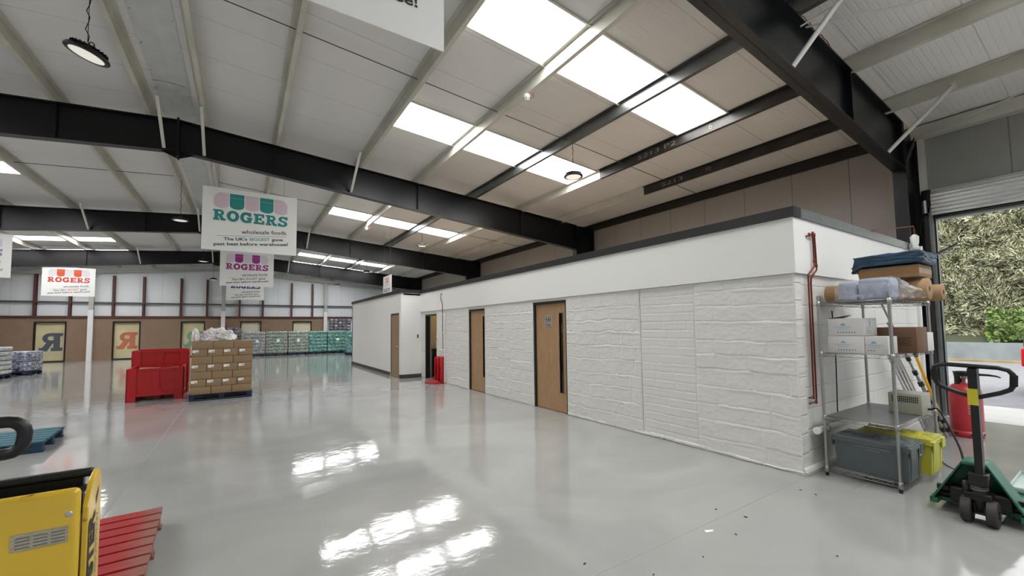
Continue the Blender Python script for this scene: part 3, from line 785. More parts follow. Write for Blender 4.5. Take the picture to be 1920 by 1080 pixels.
def disc(mb, M, c, r, n=14, mi=0): mb.add([(c[0] + r * math.cos(2 * PI * k / n), c[1] + r * math.sin(2 * PI * k / n), 0) for k in range(n)], [tuple(range(n))], mi, False, M)
def flat(mb, M, pts, mi=0): mb.add([(p[0], p[1], 0) for p in pts], [tuple(range(len(pts)))], mi, False, M)
g = F(6.50, 1.69)
for cx, w in ((.095, .017), (.145, .013)):
    disc(mb, g, (cx, .105), .011); flat(mb, g, [(cx - w, .03), (cx + w, .03), (cx + w * .6, .09), (cx - w * .6, .09)]); flat(mb, g, [(cx - .006, 0), (cx + .006, 0), (cx + .006, .04), (cx - .006, .04)])
disc(mb, g, (.03, .108), .01); flat(mb, g, [(.022, .045), (.036, .045), (.036, .095), (.022, .095)]); flat(mb, g, [(.03, .045), (.06, .045), (.06, .058), (.03, .058)]); flat(mb, g, [(.052, .005), (.064, .005), (.06, .055), (.05, .055)])
pts, fs = ring(.032, .034, .024, .026, 120, 340, (.034, .034), 16); mb.add([(p[0], p[1], 0) for p in pts], [f[::-1] for f in fs], 0, False, g)
mb.build('pictogram', 'ink', sg)
door(2, 8.9, 9.75, 2.08, XO, .04, 'oak door with narrow glass slit beside the open doorway', 'oak', (8.96, 9.06, .38, 1.88))
door(3, 11.9, 12.85, 2.05, XO, .04, 'open black framed doorway into the lit office', 'oak', None, True)
d4 = door(4, 13.38, 14.3, 2.12, XM, .012, 'plain brown door in the white plastered room', 'oak_plain')
mb = MB(); mb.cyl((XM - .04, 13.5, 1.03), (XM + .02, 13.5, 1.03), .012); mb.cyl((XM - .04, 13.5, 1.03), (XM - .04, 13.62, 1.03), .009); mb.box((XM + .004, 13.47, .93), (XM + .014, 13.53, 1.08)); mb.build('door_handle', 'chrome', d4)
# lit office interior behind the open doorway
mb = MB(); mb.box((XO + .15, 11.0, 0), (8.6, 11.05, 2.6)); mb.box((8.55, 11.0, 0), (8.6, 13.15, 2.6)); mb.box((XO + .15, 13.1, 0), (8.6, 13.15, 2.6))
struct('wall_inner', mb, 'cream_wall', label='cream wall of the office seen through the open doorway')
mb = MB(); mb.box((XO + .15, 11.0, 2.5), (8.6, 13.15, 2.55)); struct('ceiling', mb, 'white_paint')
mb = MB(); mb.box((XO + .15, 12.85, 0), (XO + .20, 13.1, 2.05)); struct('door_5', mb, 'post_grey', label='grey lining of the lit doorway')
t = thing('office_lamp', 'small lit ceiling lamp inside the open office', 'lamp', (5.75, 12.5, 2.5))
MB().lathe([(0, 0), (.12, 0), (.12, -.03), (.1, -.035), (0, -.035)], 20).build('diffuser', 'room_lamp', t)
MB().lathe([(.122, .0), (.14, 0), (.14, -.03), (.122, -.03)], 20).build('bezel', 'pvc_white', t)
t = thing('cabinet', 'black cabinet inside the office through the open doorway', 'cabinet', (5.72, 12.78, 0))
MB().rbox((-.4, -.3, 0), (.4, .28, .9), .01).build('body', 'black_plastic', t); MB().box((-.42, -.32, .9), (.42, .28, .93)).build('worktop', 'black_trim', t)
t = thing('coffee_machine', 'small white appliance glowing on the black office cabinet', 'appliance', (5.5, 12.8, .93))
MB().rbox((-.12, -.1, 0), (.1, .12, .3), .02).build('body', 'pvc_white', t); MB().lathe([(0, .3), (.05, .3), (.06, .42), (0, .42)], 12).build('jug', 'cream_wall', t)

# switch plate by the doorway
t = thing('entry_keypad', 'small white keypad on the white wall beside the open doorway', 'keypad', (4.86, 13.2, 1.35))
MB().rbox((-.05, -.02, -.08), (.05, 0, .08), .006).build('backplate', 'pvc_white', t); MB().rbox((-.01, -.03, -.06), (.035, -.02, .06), .004).build('key_face', 'black_plastic', t)

# roller shutter
e = bpy.data.objects.new('door_6', None); COL.objects.link(e); e['kind'] = 'structure'; e['label'] = 'raised galvanised roller shutter over the loading doorway'
prof = []
z = 3.47
pts = []
for i in range(90):                                    # lower part of the curtain, then its coil
    u = i / 89 * .92
    if u < .22: cx_, cz_, nx_, nz_ = 10.0, 3.45 + u, -1, 0
    else:
        th_ = PI + .3 - (u - .22) / .2; cx_, cz_ = 10.19 + .20 * math.cos(th_), 3.73 + .20 * math.sin(th_); nx_, nz_ = math.cos(th_), math.sin(th_)
    w_ = abs(math.sin(u * PI / .066)) ** .7 * .02
    pts.append((cx_ + nx_ * w_, cz_ + nz_ * w_))
mb = MB(); n_ = len(pts)
vs_ = [(x, -4.5, z) for x, z in pts] + [(x, 1.94, z) for x, z in pts]
mb.add(vs_, [(i, i + n_, i + 1 + n_, i + 1) for i in range(n_ - 1)], 0, True)
mb.build('shutter_curtain', 'shutter', e)
MB().cyl((10.19, -4.5, 3.73), (10.19, 1.9, 3.73), .12, 24).build('barrel', 'zinc', e)
MB().rbox((10.04, -4.5, 3.4), (10.16, 1.93, 3.46), .01).build('bottom_rail', 'black_trim', e)
for yy in (1.93, -4.58):
    mb = MB(); mb.box((10.17, yy, 0), (10.3, yy + .012, 3.62)); mb.box((10.17, yy, 0), (10.182, yy + .09, 3.62)); mb.box((10.29, yy, 0), (10.3, yy + .13, 3.5)); mb.box((10.06, yy + .01, 0), (10.075, yy + .07, 3.62)); mb.box((10.06, yy + .06, 0), (10.3, yy + .072, 3.62))
    for k in range(12): mb.lathe([(0, .008), (.01, .006), (.012, 0)], 8, 0, M=M_at((10.17, yy + .05, .25 + k * .29), ry=-PI / 2))
    mb.build('guide_rail', 'zinc', e)
mb = MB(); mb.rbox((10.06, 1.95, 3.5), (10.28, 2.07, 3.93), .02); mb.build('end_plate', 'dark_metal', e)
mb = MB(); mb.cyl((9.98, 2.02, 3.5), (9.98, 2.02, 3.72), .035, 12); mb.build('motor', 'zinc', e)
mb = MB(); mb.tube([(10.08, 2.05, 3.5), (10.05, 2.1, 3.35), (10.1, 2.12, 3.2), (10.16, 2.08, 3.1)], .008, 6); mb.build('cable', 'black_rubber', e)
mb = MB(); mb.box((10.16, 2.02, 3.88), (10.29, 2.1, 4.9)); struct('column', mb, 'off_white_metal', label='pale post beside the roller shutter head')

# ------------------------------------------------------------------ outside
mb = MB(); mb.box((10.02, -4.6, -.2), (10.6, 1.95, .0)); mb.box((10.6, -30, -.2), (12.0, 30, -.01)); struct('road_apron', mb, 'apron', label='pale concrete apron outside the loading doorway')
mb = MB(); mb.box((12.0, -40, -.2), (24.8, 40, -.02)); struct('road', mb, 'asphalt', label='grey asphalt yard outside the loading doorway')
mb = MB(); mb.box((24.8, -40, -.2), (25.25, 40, .06)); struct('ground_verge', mb, 'verge', label='dry leafy strip along the foot of the retaining wall')
mb = MB(); mb.box((25.25, -40, 0), (25.5, 40, .74)); struct('wall_outside', mb, 'retaining', label='low blue-grey retaining wall across the yard')
mb = MB(); mb.add([(25.5, -40, .6), (31, -40, 2.4), (31, 40, 2.4), (25.5, 40, .6)], [(0, 1, 2, 3)]); struct('ground_bank', mb, 'leaf_dark')

random.seed(11)
def foliage(name, mats, n, box_, size, long_, label, weights, core=None, bulge=None):
    mb = MB(); (x0, x1), (y0, y1), (z0, z1) = box_
    vv, ff, mi = [], [], []
    for i in range(n):
        y = random.uniform(y0, y1); z = z0 + (z1 - z0) * random.random()
        u = noise.noise(Vector((y * .55, z * .7, 3.1))) * 1.1 + noise.noise(Vector((y * 1.7, z * 1.9, 8))) * .9 + noise.noise(Vector((y * 3.6, z * 3.6, 1))) * .5
        top = z1 + .9 * noise.noise(Vector((y * .5, 0, 9)))
        if z > top: z = random.uniform(z0, top)
        x = x0 + (x1 - x0) * (z - z0) / (z1 - z0) * .55 - u * .55 + abs(random.gauss(0, .16))
        s = size * random.uniform(.6, 1.5)
        q_ = Vector((y * 1.3, z * 1.3, 5)); d = Vector((-.5 + random.gauss(0, .35), 2.6 * noise.noise(q_) + random.gauss(0, .4), .35 + 2.4 * noise.noise(q_ + Vector((9, 0, 0))) + random.gauss(0, .35))).normalized()
        w = Vector((random.gauss(0, 1), random.gauss(0, 1), random.gauss(0, 1))); w = (w - d * w.dot(d)).normalized()
        p = Vector((x, y, z)); o = len(vv)
        L_ = s * long_; W = s * .5
        vv += [p, p + d * L_ * .5 + w * W, p + d * L_, p + d * L_ * .5 - w * W]; ff.append((o, o + 1, o + 2, o + 3))
        mi.append(random.choices(range(len(mats)), weights)[0])
    mb.v = vv; mb.f = ff; mb.m = mi; mb.sm = [False] * len(ff)
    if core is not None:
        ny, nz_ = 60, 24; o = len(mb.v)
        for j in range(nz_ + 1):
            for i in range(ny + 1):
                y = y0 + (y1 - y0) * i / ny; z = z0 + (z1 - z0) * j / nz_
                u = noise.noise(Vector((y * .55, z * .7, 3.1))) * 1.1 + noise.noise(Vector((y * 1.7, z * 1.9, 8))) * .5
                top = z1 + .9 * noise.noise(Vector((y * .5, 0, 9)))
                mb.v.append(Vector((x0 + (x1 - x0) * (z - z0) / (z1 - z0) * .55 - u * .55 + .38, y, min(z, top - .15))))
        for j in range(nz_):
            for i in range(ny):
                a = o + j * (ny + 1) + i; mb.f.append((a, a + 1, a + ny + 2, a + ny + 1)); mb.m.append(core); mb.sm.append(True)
    ob = mb.build(name, mats); tag(ob, label, 'hedge' if name == 'hedge' else 'bush', None, 'stuff'); return ob
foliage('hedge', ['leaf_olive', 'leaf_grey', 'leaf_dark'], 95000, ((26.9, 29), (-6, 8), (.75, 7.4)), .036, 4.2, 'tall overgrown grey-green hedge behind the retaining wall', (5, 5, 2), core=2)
foliage('bramble_bush', ['leaf_bright', 'leaf_olive'], 2600, ((25.95, 26.1), (1.2, 3.6), (.82, 2.1)), .11, 1.3, 'bright green leafy bush low at the foot of the hedge', (5, 1))
# car beyond the doorway (only its tail comes into view)
t = thing('car', 'silver car with red tail light parked in the yard', 'car', (14.0, 1.5, 0))
mb = MB()
sec = [(0, .45), (0, .95), (-.12, 1.3), (-.35, 1.5), (-2.2, 1.52), (-2.9, 1.05), (-4.0, .95), (-4.2, .6), (-4.2, .35), (0, .3)]
k = len(sec); ys = [(0, .12), (.15, .0), (1.6, .0), (1.75, .12)]
vs_ = []
for xo, ins in ys:
    for (yy, zz) in sec: vs_.append((xo, yy * (1 - ins * .05) - ins * .3, .3 + (zz - .3) * (1 - ins * .5)))
fs = [tuple(range(k)), tuple(range(4 * k - 1, 3 * k - 1, -1))]
for a in range(3):
    for i in range(k): fs.append((a * k + i, (a + 1) * k + i, (a + 1) * k + (i + 1) % k, a * k + (i + 1) % k))
mb.add(vs_, fs); mb.build('body', 'car_silver', t, bevel=.03)
MB().rbox((.02, -.12, .62), (.2, .02, 1.02), .03).build('tail_light', 'tail_red', t); MB().rbox((1.55, -.12, .62), (1.73, .02, 1.02), .03).build('tail_light', 'tail_red', t)
for xx in (.1, 1.65):
    for yy in (-.8, -3.3): MB().cyl((xx - .09, yy, .31), (xx + .09, yy, .31), .31, 24).build('wheel', 'tyre', t)
MB().rbox((.3, -.06, .98), (1.45, .0, 1.28), .02).build('rear_window', 'dark_glass', t)
for xa in (-.006, 1.735): MB().prism([(-.35, 1.0), (-.42, 1.4), (-1.2, 1.42), (-1.2, 1.0)], 0, .02).build('side_window', 'dark_glass', t).matrix_local = Matrix(((0, 1, 0, xa), (1, 0, 0, 0), (0, 0, 1, 0), (0, 0, 0, 1)))
for xa in (-.006, 1.735): MB().prism([(-1.27, 1.0), (-1.27, 1.42), (-2.15, 1.42), (-2.7, 1.05)], 0, .02).build('side_window', 'dark_glass', t).matrix_local = Matrix(((0, 1, 0, xa), (1, 0, 0, 0), (0, 0, 1, 0), (0, 0, 0, 1)))
# ------------------------------------------------------------------ hanging signs
def shop_sign(cx, y, col, text_col, label, text_mat=None, ztop=4.6, zbot=3.28):
    w, h = 1.73, ztop - zbot
    t = thing('hanging_sign', label, 'sign', (cx, y, zbot), 0)
    MB().box((-w / 2, -.004, 0), (w / 2, .004, h)).build('board', 'board_white', t)
    # awning emblem: five scalloped stripes
    mb = MB(); W = 1.36; sw = W / 5; zt, zf, zb = h - .10, h - .19, h - .385
    F = FACE_MY((0, -.0065, 0))
    for i in range(5):
        x0 = -W / 2 + i * sw; mi = i % 2; g = .008
        ins0 = .09 if i == 0 else 0; ins1 = .09 if i == 4 else 0
        mb.add([(x0 + g + ins0, zt, 0), (x0 + sw - g - ins1, zt, 0), (x0 + sw - g, zf, 0), (x0 + g, zf, 0)], [(3, 2, 1, 0)], mi, False, F)
        pts = [(x0 + g, zf - .003, 0), (x0 + sw - g, zf - .003, 0)] + [(x0 + sw / 2 + (sw / 2 - g) * math.cos(a) * (1), zb + .03 + .075 * math.sin(a), 0) for a in [-PI * k / 14 for k in range(15)]]
        mb.add(pts, [tuple(range(len(pts)))[::-1]], mi, False, F)
    mb.build('awning_emblem', ['pale_pink' if col == 'teal' else 'pale_lilac', col], t)
    mb = MB(); slab_word(mb, 'ROGERS', FACE_MY((-.68, -.0068, h - .69)), 1.36, .225); mb.build('brand_lettering', text_col, t)
    mb = MB(); A = Matrix.Translation((0, -.0066, h - .92)) @ Euler((0, -math.radians(4.8), 0)).to_matrix().to_4x4() @ Euler((PI / 2, 0, 0)).to_matrix().to_4x4()
    B = lambda x, z: A @ Matrix.Translation((x, z, 0))
    text(mb, 'wholesale foods', B(.66, 0), width=.84, height=.085, align='R', bold=.008, mi=0)
    mb.add([(-.62, -.052, 0), (.66, -.052, 0), (.66, -.045, 0), (-.62, -.045, 0)], [(0, 1, 2, 3)], 1, False, A)
    text(mb, "The UK's", B(-.5, -.145), width=.41, height=.062, bold=.022, mi=0)
    text(mb, 'BIGGEST', B(-.04, -.145), width=.37, height=.062, bold=.014, mi=2)
    text(mb, 'gone', B(.37, -.145), width=.215, height=.062, bold=.022, mi=0)
    text(mb, 'past best before warehouse!', B(.0, -.25), width=1.36, height=.062, bold=.022, align='C', mi=0)
    mb.build('tagline_lettering', ['ink', 'ink_grey', text_mat or text_col], t)
    for sx in (-.6, .6): MB().cyl((sx, 0, h), (sx, 0, rafter_bottom(cx + sx) - zbot), .0025, 5).build('hanging_wire', 'rod', t)
    return t
shop_sign(.13, 10.45, 'teal', 'teal', 'teal and pink awning sign hanging from the middle rafter', 'teal_text')
shop_sign(.13, 2.25, 'slate_blue', 'slate_blue', 'large nearest white sign cut off by the top edge')
shop_sign(.13, 18.65, 'magenta', 'magenta', 'magenta awning sign hanging behind the teal one')
shop_sign(.13, 26.9, 'navy', 'navy', 'navy lettered sign half hidden behind the magenta one')
shop_sign(-6.69, 26.9, 'orange', 'brick_red', 'orange and red awning sign above the far boarding')
shop_sign(-6.75, 18.65, 'slate_blue', 'slate_blue', 'white sign cut off by the left edge of the picture')
# pay sign on the office roof
t = thing('pay_sign', 'white please pay here sign standing above the white room roof', 'sign', (4.8, 16.4, 2.78))
MB().box((-.006, -.55, 0), (.006, .55, .93)).build('board', 'board_white', t)
FX = lambda y, z: FACE_MX((-.0075, y, z))
mb = MB()
for i in range(5):
    y0 = .24 - i * .096
    mb.add([(0, 0, 0), (.09, 0, 0), (.09, .09, 0), (0, .09, 0)], [(0, 1, 2, 3)], i % 2, False, FX(y0, .76))
mb.build('awning_emblem', ['pale_lilac', 'brick_red'], t)
mb = MB(); slab_word(mb, 'ROGERS', FX(.24, .65), .48, .09); mb.build('brand_lettering', 'brick_red', t)
mb = MB(); text(mb, 'wholesale foods', FX(.24, .56), width=.48, height=.04); mb.build('small_lettering', 'ink', t)
mb = MB(); text(mb, 'PLEASE PAY', FX(0, .28), width=.86, height=.15, align='C', bold=.02); text(mb, 'HERE', FX(0, .08), width=.5, height=.15, align='C', bold=.02)
mb.build('notice_lettering', 'ink', t)
for sy in (-.4, .4): MB().cyl((0, sy, .93), (0, sy, roof_z(4.8) - .0 - 2.78), .0025, 5).build('hanging_wire', 'rod', t)

# ------------------------------------------------------------------ high bay lamps
def lamp(x, y, z, label, tilt=(0, 0)):
    t = thing('high_bay_lamp', label, 'lamp', (x, y, z), 0, 'round high bay lamps hanging from the roof')
    Mt = Euler((tilt[0], tilt[1], 0)).to_matrix().to_4x4()
    MB().lathe([(.0, .1), (.05, .1), (.09, .085), (.1, .05), (.13, .045), (.185, .02), (.195, 0), (.19, -.012), (.165, -.018), (.15, -.014)], 32, M=Mt).build('housing', 'black_plastic', t)
    mb = MB()
    for k in range(24):
        a = k * PI / 12; mb.box((.055, -.004, .05), (.16, .004, .07), M=Mt @ M_at(rz=a))
    mb.build('cooling_fin', 'dark_metal', t, kind='stuff') if False else mb.build('heat_sink', 'dark_metal', t)
    MB().lathe([(0, -.012), (.15, -.013)], 32, M=Mt).build('lens', 'lamp_lens', t)
    mb = MB(); mb.tube([(.022 * math.cos(a), 0, .125 + .022 * math.sin(a)) for a in [k * PI / 8 for k in range(16)]], .006, 6, closed=True, M=Mt); mb.build('hook', 'dark_metal', t)
    top = roof_z(x) - .2 - z; mb = MB(); n_ = 14
    mb.tube([(.012 * math.sin(k * 2.1) * (k % 3), .008 * math.cos(k), .14 + (top - .14) * k / n_) for k in range(n_ + 1)], .0045, 6)
    mb.tube([(0, 0, .14), (0, 0, top)], .003, 5); mb.build('suspension_cable', 'black_rubber', t)
lamp(-1.5, 6.25, 4.68, 'nearest round black lamp, hanging at the top left corner', (math.radians(4), math.radians(16)))
lamp(5.53, 6.15, 4.62, 'black lamp hanging below a bright rooflight near the chalked purlins')
lamp(-1.5, 14.56, 4.7, 'black lamp hanging beside the teal sign')
lamp(5.6, 14.7, 4.7, 'black lamp hanging under the second rooflight row')
lamp(-1.5, 22.7, 4.7, 'lamp hanging just left of the magenta sign')
lamp(5.6, 23.0, 4.7, 'small far lamp above the white room')
lamp(-1.5, 30.5, 4.7, 'tiny lamp against the pale far gable cladding')
lamp(5.6, 31.0, 4.7, 'tiny lamp before the far gable beside the boxed post')

def sounder(x, y, label):
    t = thing('smoke_detector', label, 'detector', (x - .02, y, roof_z(x) - .28))
    MB().lathe([(0, -.05), (.035, -.05), (.045, -.035), (.045, 0), (.055, .01), (.05, .04), (.03, .06), (0, .07)], 20).build('housing', 'pvc_white', t)
    mb = MB()
    for k in range(8):
        a = k * PI / 4; mb.box((.038, -.008, -.036), (.047, .008, -.018), M=M_at(rz=a))
    mb.build('vent', 'black_plastic', t)
    MB().tube([(.04, -.02, .02), (.1, -.02, .0), (.13, -.02, .05), (.11, -.02, .1), (.05, -.02, .12)], .006, 6).build('cable', 'gas_red', t)
sounder(3.86, 5.36, 'small white detector with red cable on a roof purlin')
sounder(3.86, 15.8, 'far white detector on the purlin past the middle rafter')

# ------------------------------------------------------------------ pallets
def pallet(label, loc, rz, lx=1.2, ly=1.0, h=.144, mt='pallet_blue', nb=7, side=None, group=None, name='pallet', bx=None):
    """boards run along local x"""
    t = thing(name, label, 'pallet', loc, rz, group)
    side = side or mt; bh = .02; bw = ly / nb * .84
    mb = MB()
    for i in range(nb):
        y = -ly / 2 + bw / 2 + (ly - bw) * i / (nb - 1)
        mb.box((-lx / 2, y - bw / 2, h - bh), (lx / 2, y + bw / 2, h))
    mb.build('deck', mt, t, bevel=.002)
    mb = MB()
    for x in (-lx / 2 + .06, 0, lx / 2 - .06): mb.box((x - .058, -ly / 2, h - 2 * bh), (x + .058, ly / 2, h - bh - .001))
    mb.build('stringer', side, t)
    mb = MB()
    for x in (-lx / 2 + .06, 0, lx / 2 - .06):
        for y in (-ly / 2 + .06, 0, ly / 2 - .06): MB().box((x - .05, y - .058, bh), (x + .05, y + .058, h - 2 * bh - .001)).build('block', side, t)
    mb = MB()
    for y in (-ly / 2 + .06, 0, ly / 2 - .06): mb.box((-lx / 2, y - .05, 0), (lx / 2, y + .05, bh - .001))
    mb.build('base_board', side, t)
    return t
pallet('red painted wooden pallet with worn boards beside the yellow truck', (-1.04, 3.93, 0), math.radians(3), 1.1, 1.18, .15, 'pallet_red', 8)
pallet('blue-green empty wooden pallet lying behind the black truck handle', (-2.85, 8.72, 0), math.radians(4), 1.2, 1.1, .15, 'pallet_teal', 6, 'pallet_teal_side')
pallet('dark blue pallet under the stack of brown cartons', (-.39, 12.5, 0), math.radians(1.5), 1.24, 1.02, .144, 'pallet_blue', 7)

# cartons
def carton_mesh(name, w, d, h, labelled, t):
    MB().rbox((-w / 2, -d / 2, 0), (w / 2, d / 2, h), .006, 2).build('carton_body', 'kraft', t)
    mb = MB(); mb.box((-w / 2 - .0006, -.024, h - .0), (w / 2 + .0006, .024, h + .0008)); mb.build('tape', 'kraft_tape', t)
    if labelled:
        mb = MB(); mb.box((-w / 2 + .015, -d / 2 - .0012, h * .5), (-w / 2 + .13, -d / 2 - .0002, h * .5 + .06)); lb = mb.build('label', 'label_white', t)
        mb = MB(); mb.box((-w / 2 + .08, -d / 2 - .0018, h * .5 + .008), (-w / 2 + .12, -d / 2 - .0013, h * .5 + .026)); mb.build('label_print', 'ink_grey', lb)
rows = ['bottom', 'second', 'third', 'fourth', 'fifth', 'sixth', 'top']
protoA = protoB = None; ch = .1745
MC = M_at((-.39, 12.5, .144), math.radians(1.5)); random.seed(5)
for r_i in range(7):
    A_ = r_i % 2 == 0
    nx, ny = (3, 3) if A_ else (4, 2); w, d = 1.2 / nx, .98 / ny
    shift = .012 * r_i * .25
    for i in range(nx):
        for j in range(ny):
            p = MC @ Vector((-.6 + w * (i + .5) + shift, -.49 + d * (j + .5), ch * r_i + .0005))
            front = j == 0
            col = (['left', 'middle', 'right'] if A_ else ['far left', 'middle left', 'middle right', 'far right'])[i]
            if front: lb = ('white-labelled' if not A_ else 'plain') + ' brown carton facing out, %s course, %s of its course' % (rows[r_i], col)
            elif r_i == 6: lb = 'plain carton in the top course, %s side, %s' % (col, 'second row back' if j == 1 else 'rearmost row')
            else: lb = 'brown cartons behind the facing ones in the %s course' % rows[r_i]
            src = protoA if A_ else protoB
            if src is None:
                o = thing('carton', lb, 'box'); carton_mesh('carton', w - .008, d - .006, ch - .005, not A_, o)
                if A_: protoA = o
                else: protoB = o
            else: o = copy_tree(src)
            o.location = p; o.rotation_euler.z = math.radians(1.5 + random.uniform(-.15, .15)); o['label'] = lb
            o['group'] = 'brown cartons on the blue pallet' if (front or r_i == 6) else 'hidden cartons in the %s course' % rows[r_i]
def crumple(name, mt, size, seed, amp, loc, label, cat, flat_=.45, res=5):
    bm = bmesh.new(); bmesh.ops.create_icosphere(bm, subdivisions=res, radius=1)
    for v in bm.verts:
        n_ = v.co.normalized(); q = n_ * 2.1 + Vector((seed, 0, 0))
        k = 1 + amp * noise.noise(q) + amp * .5 * abs(noise.noise(q * 1.9)) - amp * .35 * abs(noise.noise(q * 3.6))
        v.co = n_ * k
        if v.co.z < -flat_: v.co.z = -flat_
    bm.verts.index_update(); mb = MB()
    mb.add([Vector((v.co.x * size[0], v.co.y * size[1], (v.co.z + flat_) * size[2])) for v in bm.verts], [[v.index for v in f.verts] for f in bm.faces], 0, True); bm.free()
    o = mb.build(name, mt); o.location = loc
    return tag(o, label, cat) if label else o
zt = .144 + ch * 7 + .002
crumple('plastic_wrap_bundle', 'film_white', (.30, .25, .19), 4.2, .55, (-.48, 12.45, zt), 'crumpled clear plastic wrap lying on the brown cartons', 'plastic wrap')
crumple('plastic_wrap_bundle', 'film_white', (.075, .14, .2), 9.1, .3, (-.92, 12.34, zt), 'small upright twist of plastic wrap at the end of the bundle', 'plastic wrap')

# ------------------------------------------------------------------ red bulk bins
def bulk_bin(label, loc, w, d, h, rz=0, notice=False):
    t = thing('pallet_bin', label, 'bin', loc, rz)
    th = .035; fz = .11
    mb = MB()
    mb.box((-w / 2 + th, -d / 2, fz), (w / 2 - th, -d / 2 + th, h)); mb.box((-w / 2 + th, d / 2 - th, fz), (w / 2 - th, d / 2, h))
    mb.box((-w / 2, -d / 2, fz), (-w / 2 + th, d / 2, h)); mb.box((w / 2 - th, -d / 2, fz), (w / 2, d / 2, h))
    mb.box((-w / 2 + th, -d / 2 + th, fz), (w / 2 - th, d / 2 - th, fz + .04)); mb.build('tub', 'red_plastic', t, bevel=.006)
    mb = MB(); pr = .028; pw = .15
    for sx in (-1, 1):
        for sy in (-1, 1):
            x0, x1 = sorted((sx * (w / 2 - pw), sx * (w / 2 + pr))); y0, y1 = sorted((sy * (d / 2 - pw * .8), sy * (d / 2 + pr)))
            mb = MB(); mb.box((x0, sy * d / 2, 0), (x1, sy * (d / 2 + pr), h)); mb.box((sx * w / 2, y0, 0), (sx * (w / 2 + pr), sy * (d / 2), h))
            mb.build('corner_post', 'red_plastic', t, bevel=.008)
    mb = MB()
    for sy in (-1, 1):
        y0, y1 = sorted((sy * d / 2, sy * (d / 2 + pr * .9)))
        mb.prism([(-.15, fz + .06), (.15, fz + .06), (.075, fz + .2), (.06, h - .12), (.075, h - .03), (-.075, h - .03), (-.06, h - .12), (-.075, fz + .2)], y0, y1)
        mb.box((-w / 2 + pw, y0, h - .06), (w / 2 - pw, y1, h)); mb.box((-w / 2 + pw, y0, fz), (w / 2 - pw, y1, fz + .075))
    for sx in (-1, 1):
        x0, x1 = sorted((sx * w / 2, sx * (w / 2 + pr * .9)))
        for yy in (-.2, 0, .2): mb.box((x0, yy - .035, fz), (x1, yy + .035, h - .06))
        mb.box((x0, -d / 2 + pw, h - .06), (x1, d / 2 - pw, h)); mb.box((x0, -d / 2 + pw, fz), (x1, d / 2 - pw, fz + .075))
    mb.build('rib', 'red_plastic', t, bevel=.006)
    mb = MB()
    for xx in (-w / 2 + .07, 0, w / 2 - .07):
        if xx == 0: mb.box((xx - .05, -d / 2 + .3, 0), (xx + .05, d / 2 - .3, fz))
        else: mb.box((xx - .065, -d / 2 + .0, 0), (xx + .065, d / 2 - .0, fz))
    mb.build('runner', 'dark_gap' if False else 'red_plastic', t)
    if notice:
        mb = MB(); mb.box((w / 2 + pr + .001, -d / 2 + .02, h - .36), (w / 2 + pr + .004, -d / 2 + .2, h - .14)); mb.build('notice', 'ink_grey', t)
    return t
bulk_bin('red plastic bulk bin in front, low and holding flat cardboard', (-1.70, 13.34, 0), .98, 1.12, .75, math.radians(3))
bulk_bin('taller red plastic bulk bin standing behind the low one', (-1.78, 14.62, 0), 1.08, 1.1, 1.12, math.radians(3), True)
for i, (x, y, z, rx, ry, lb) in enumerate(((-1.85, 13.25, .69, .12, .04, 'bent cardboard sheet sticking up inside the low red bin'), (-1.53, 13.5, .67, .06, -.06, 'second cardboard sheet lying flatter in the low red bin'))):
    o = MB().box((-.2, -.24, 0), (.2, .24, .008)).build('cardboard_sheet', 'kraft'); o.location = (x, y, z); o.rotation_euler = (rx, ry, .1); tag(o, lb, 'cardboard')

# ------------------------------------------------------------------ wrapped loads
def load(label, loc, rz, w, d, h, mt, layers=6, cap=False, paper=True, seed=1, lab=True):
    t = thing('wrapped_pallet_load', label, 'pallet load', loc, rz)
    random.seed(seed); ph = .14
    mb = MB(); lh = (h - ph) / layers
    for i in range(layers):
        j = random.uniform(0, .018)
        mb.rbox((-w / 2 + .02 + j, -d / 2 + .02 + j, ph + lh * i + .004), (w / 2 - .02 - j, d / 2 - .02 - j, ph + lh * (i + 1) - .006), .03, 2)
        k = max(2, int(w / .1))
        for q in range(k):
            x = -w / 2 + w * (q + .5) / k
            mb.rbox((x - .042, -d / 2 - .004, ph + lh * i + .02), (x + .042, -d / 2 + .06, ph + lh * (i + 1) - .02), .02, 1)
            mb.rbox((w / 2 - .06, -d / 2 + d * (q + .5) / k - .042, ph + lh * i + .02), (w / 2 + .004, -d / 2 + d * (q + .5) / k + .042, ph + lh * (i + 1) - .02), .02, 1)
    mb.build('wrapped_goods', mt, t)
    mb = MB(); mb.box((-w / 2, -d / 2, .1), (w / 2, d / 2, .135)); mb.box((-w / 2, -d / 2, 0), (w / 2, -d / 2 + .1, .02)); mb.box((-w / 2, d / 2 - .1, 0), (w / 2, d / 2, .02))
    for xx in (-w / 2 + .06, 0, w / 2 - .06):
        for yy in (-d / 2 + .06, 0, d / 2 - .06): mb.box((xx - .055, yy - .055, .02), (xx + .055, yy + .055, .1))
    mb.build('pallet_base', 'pallet_blue', t)
    if lab: MB().box((-.09 + .1 * (seed % 3), -d / 2 - .012, h * .56), (.07 + .1 * (seed % 3), -d / 2 - .006, h * .56 + .17)).build('label', 'label_white', t)
    return t
load('dark wrapped load behind the carton stack, end of the far row', (-.62, 30.85, 0), 0, 1.18, 1.1, 1.46, 'wrap_dark', 6, seed=1, lab=False)
crumple('goods_heap', 'wrap_black', (.42, .35, .22), 2.2, .5, (-.45, 30.85, 1.472), 'heap of dark goods on top of the dark wrapped load', 'goods', res=4)
load('grey wrapped load, first from the carton stack in the far row', (.62, 30.8, 0), 0, 1.18, 1.1, 1.52, 'wrap_grey', 7, seed=2)
load('olive-grey wrapped load, second from the carton stack', (1.86, 30.8, 0), 0, 1.18, 1.1, 1.54, 'wrap_olive', 7, seed=4)
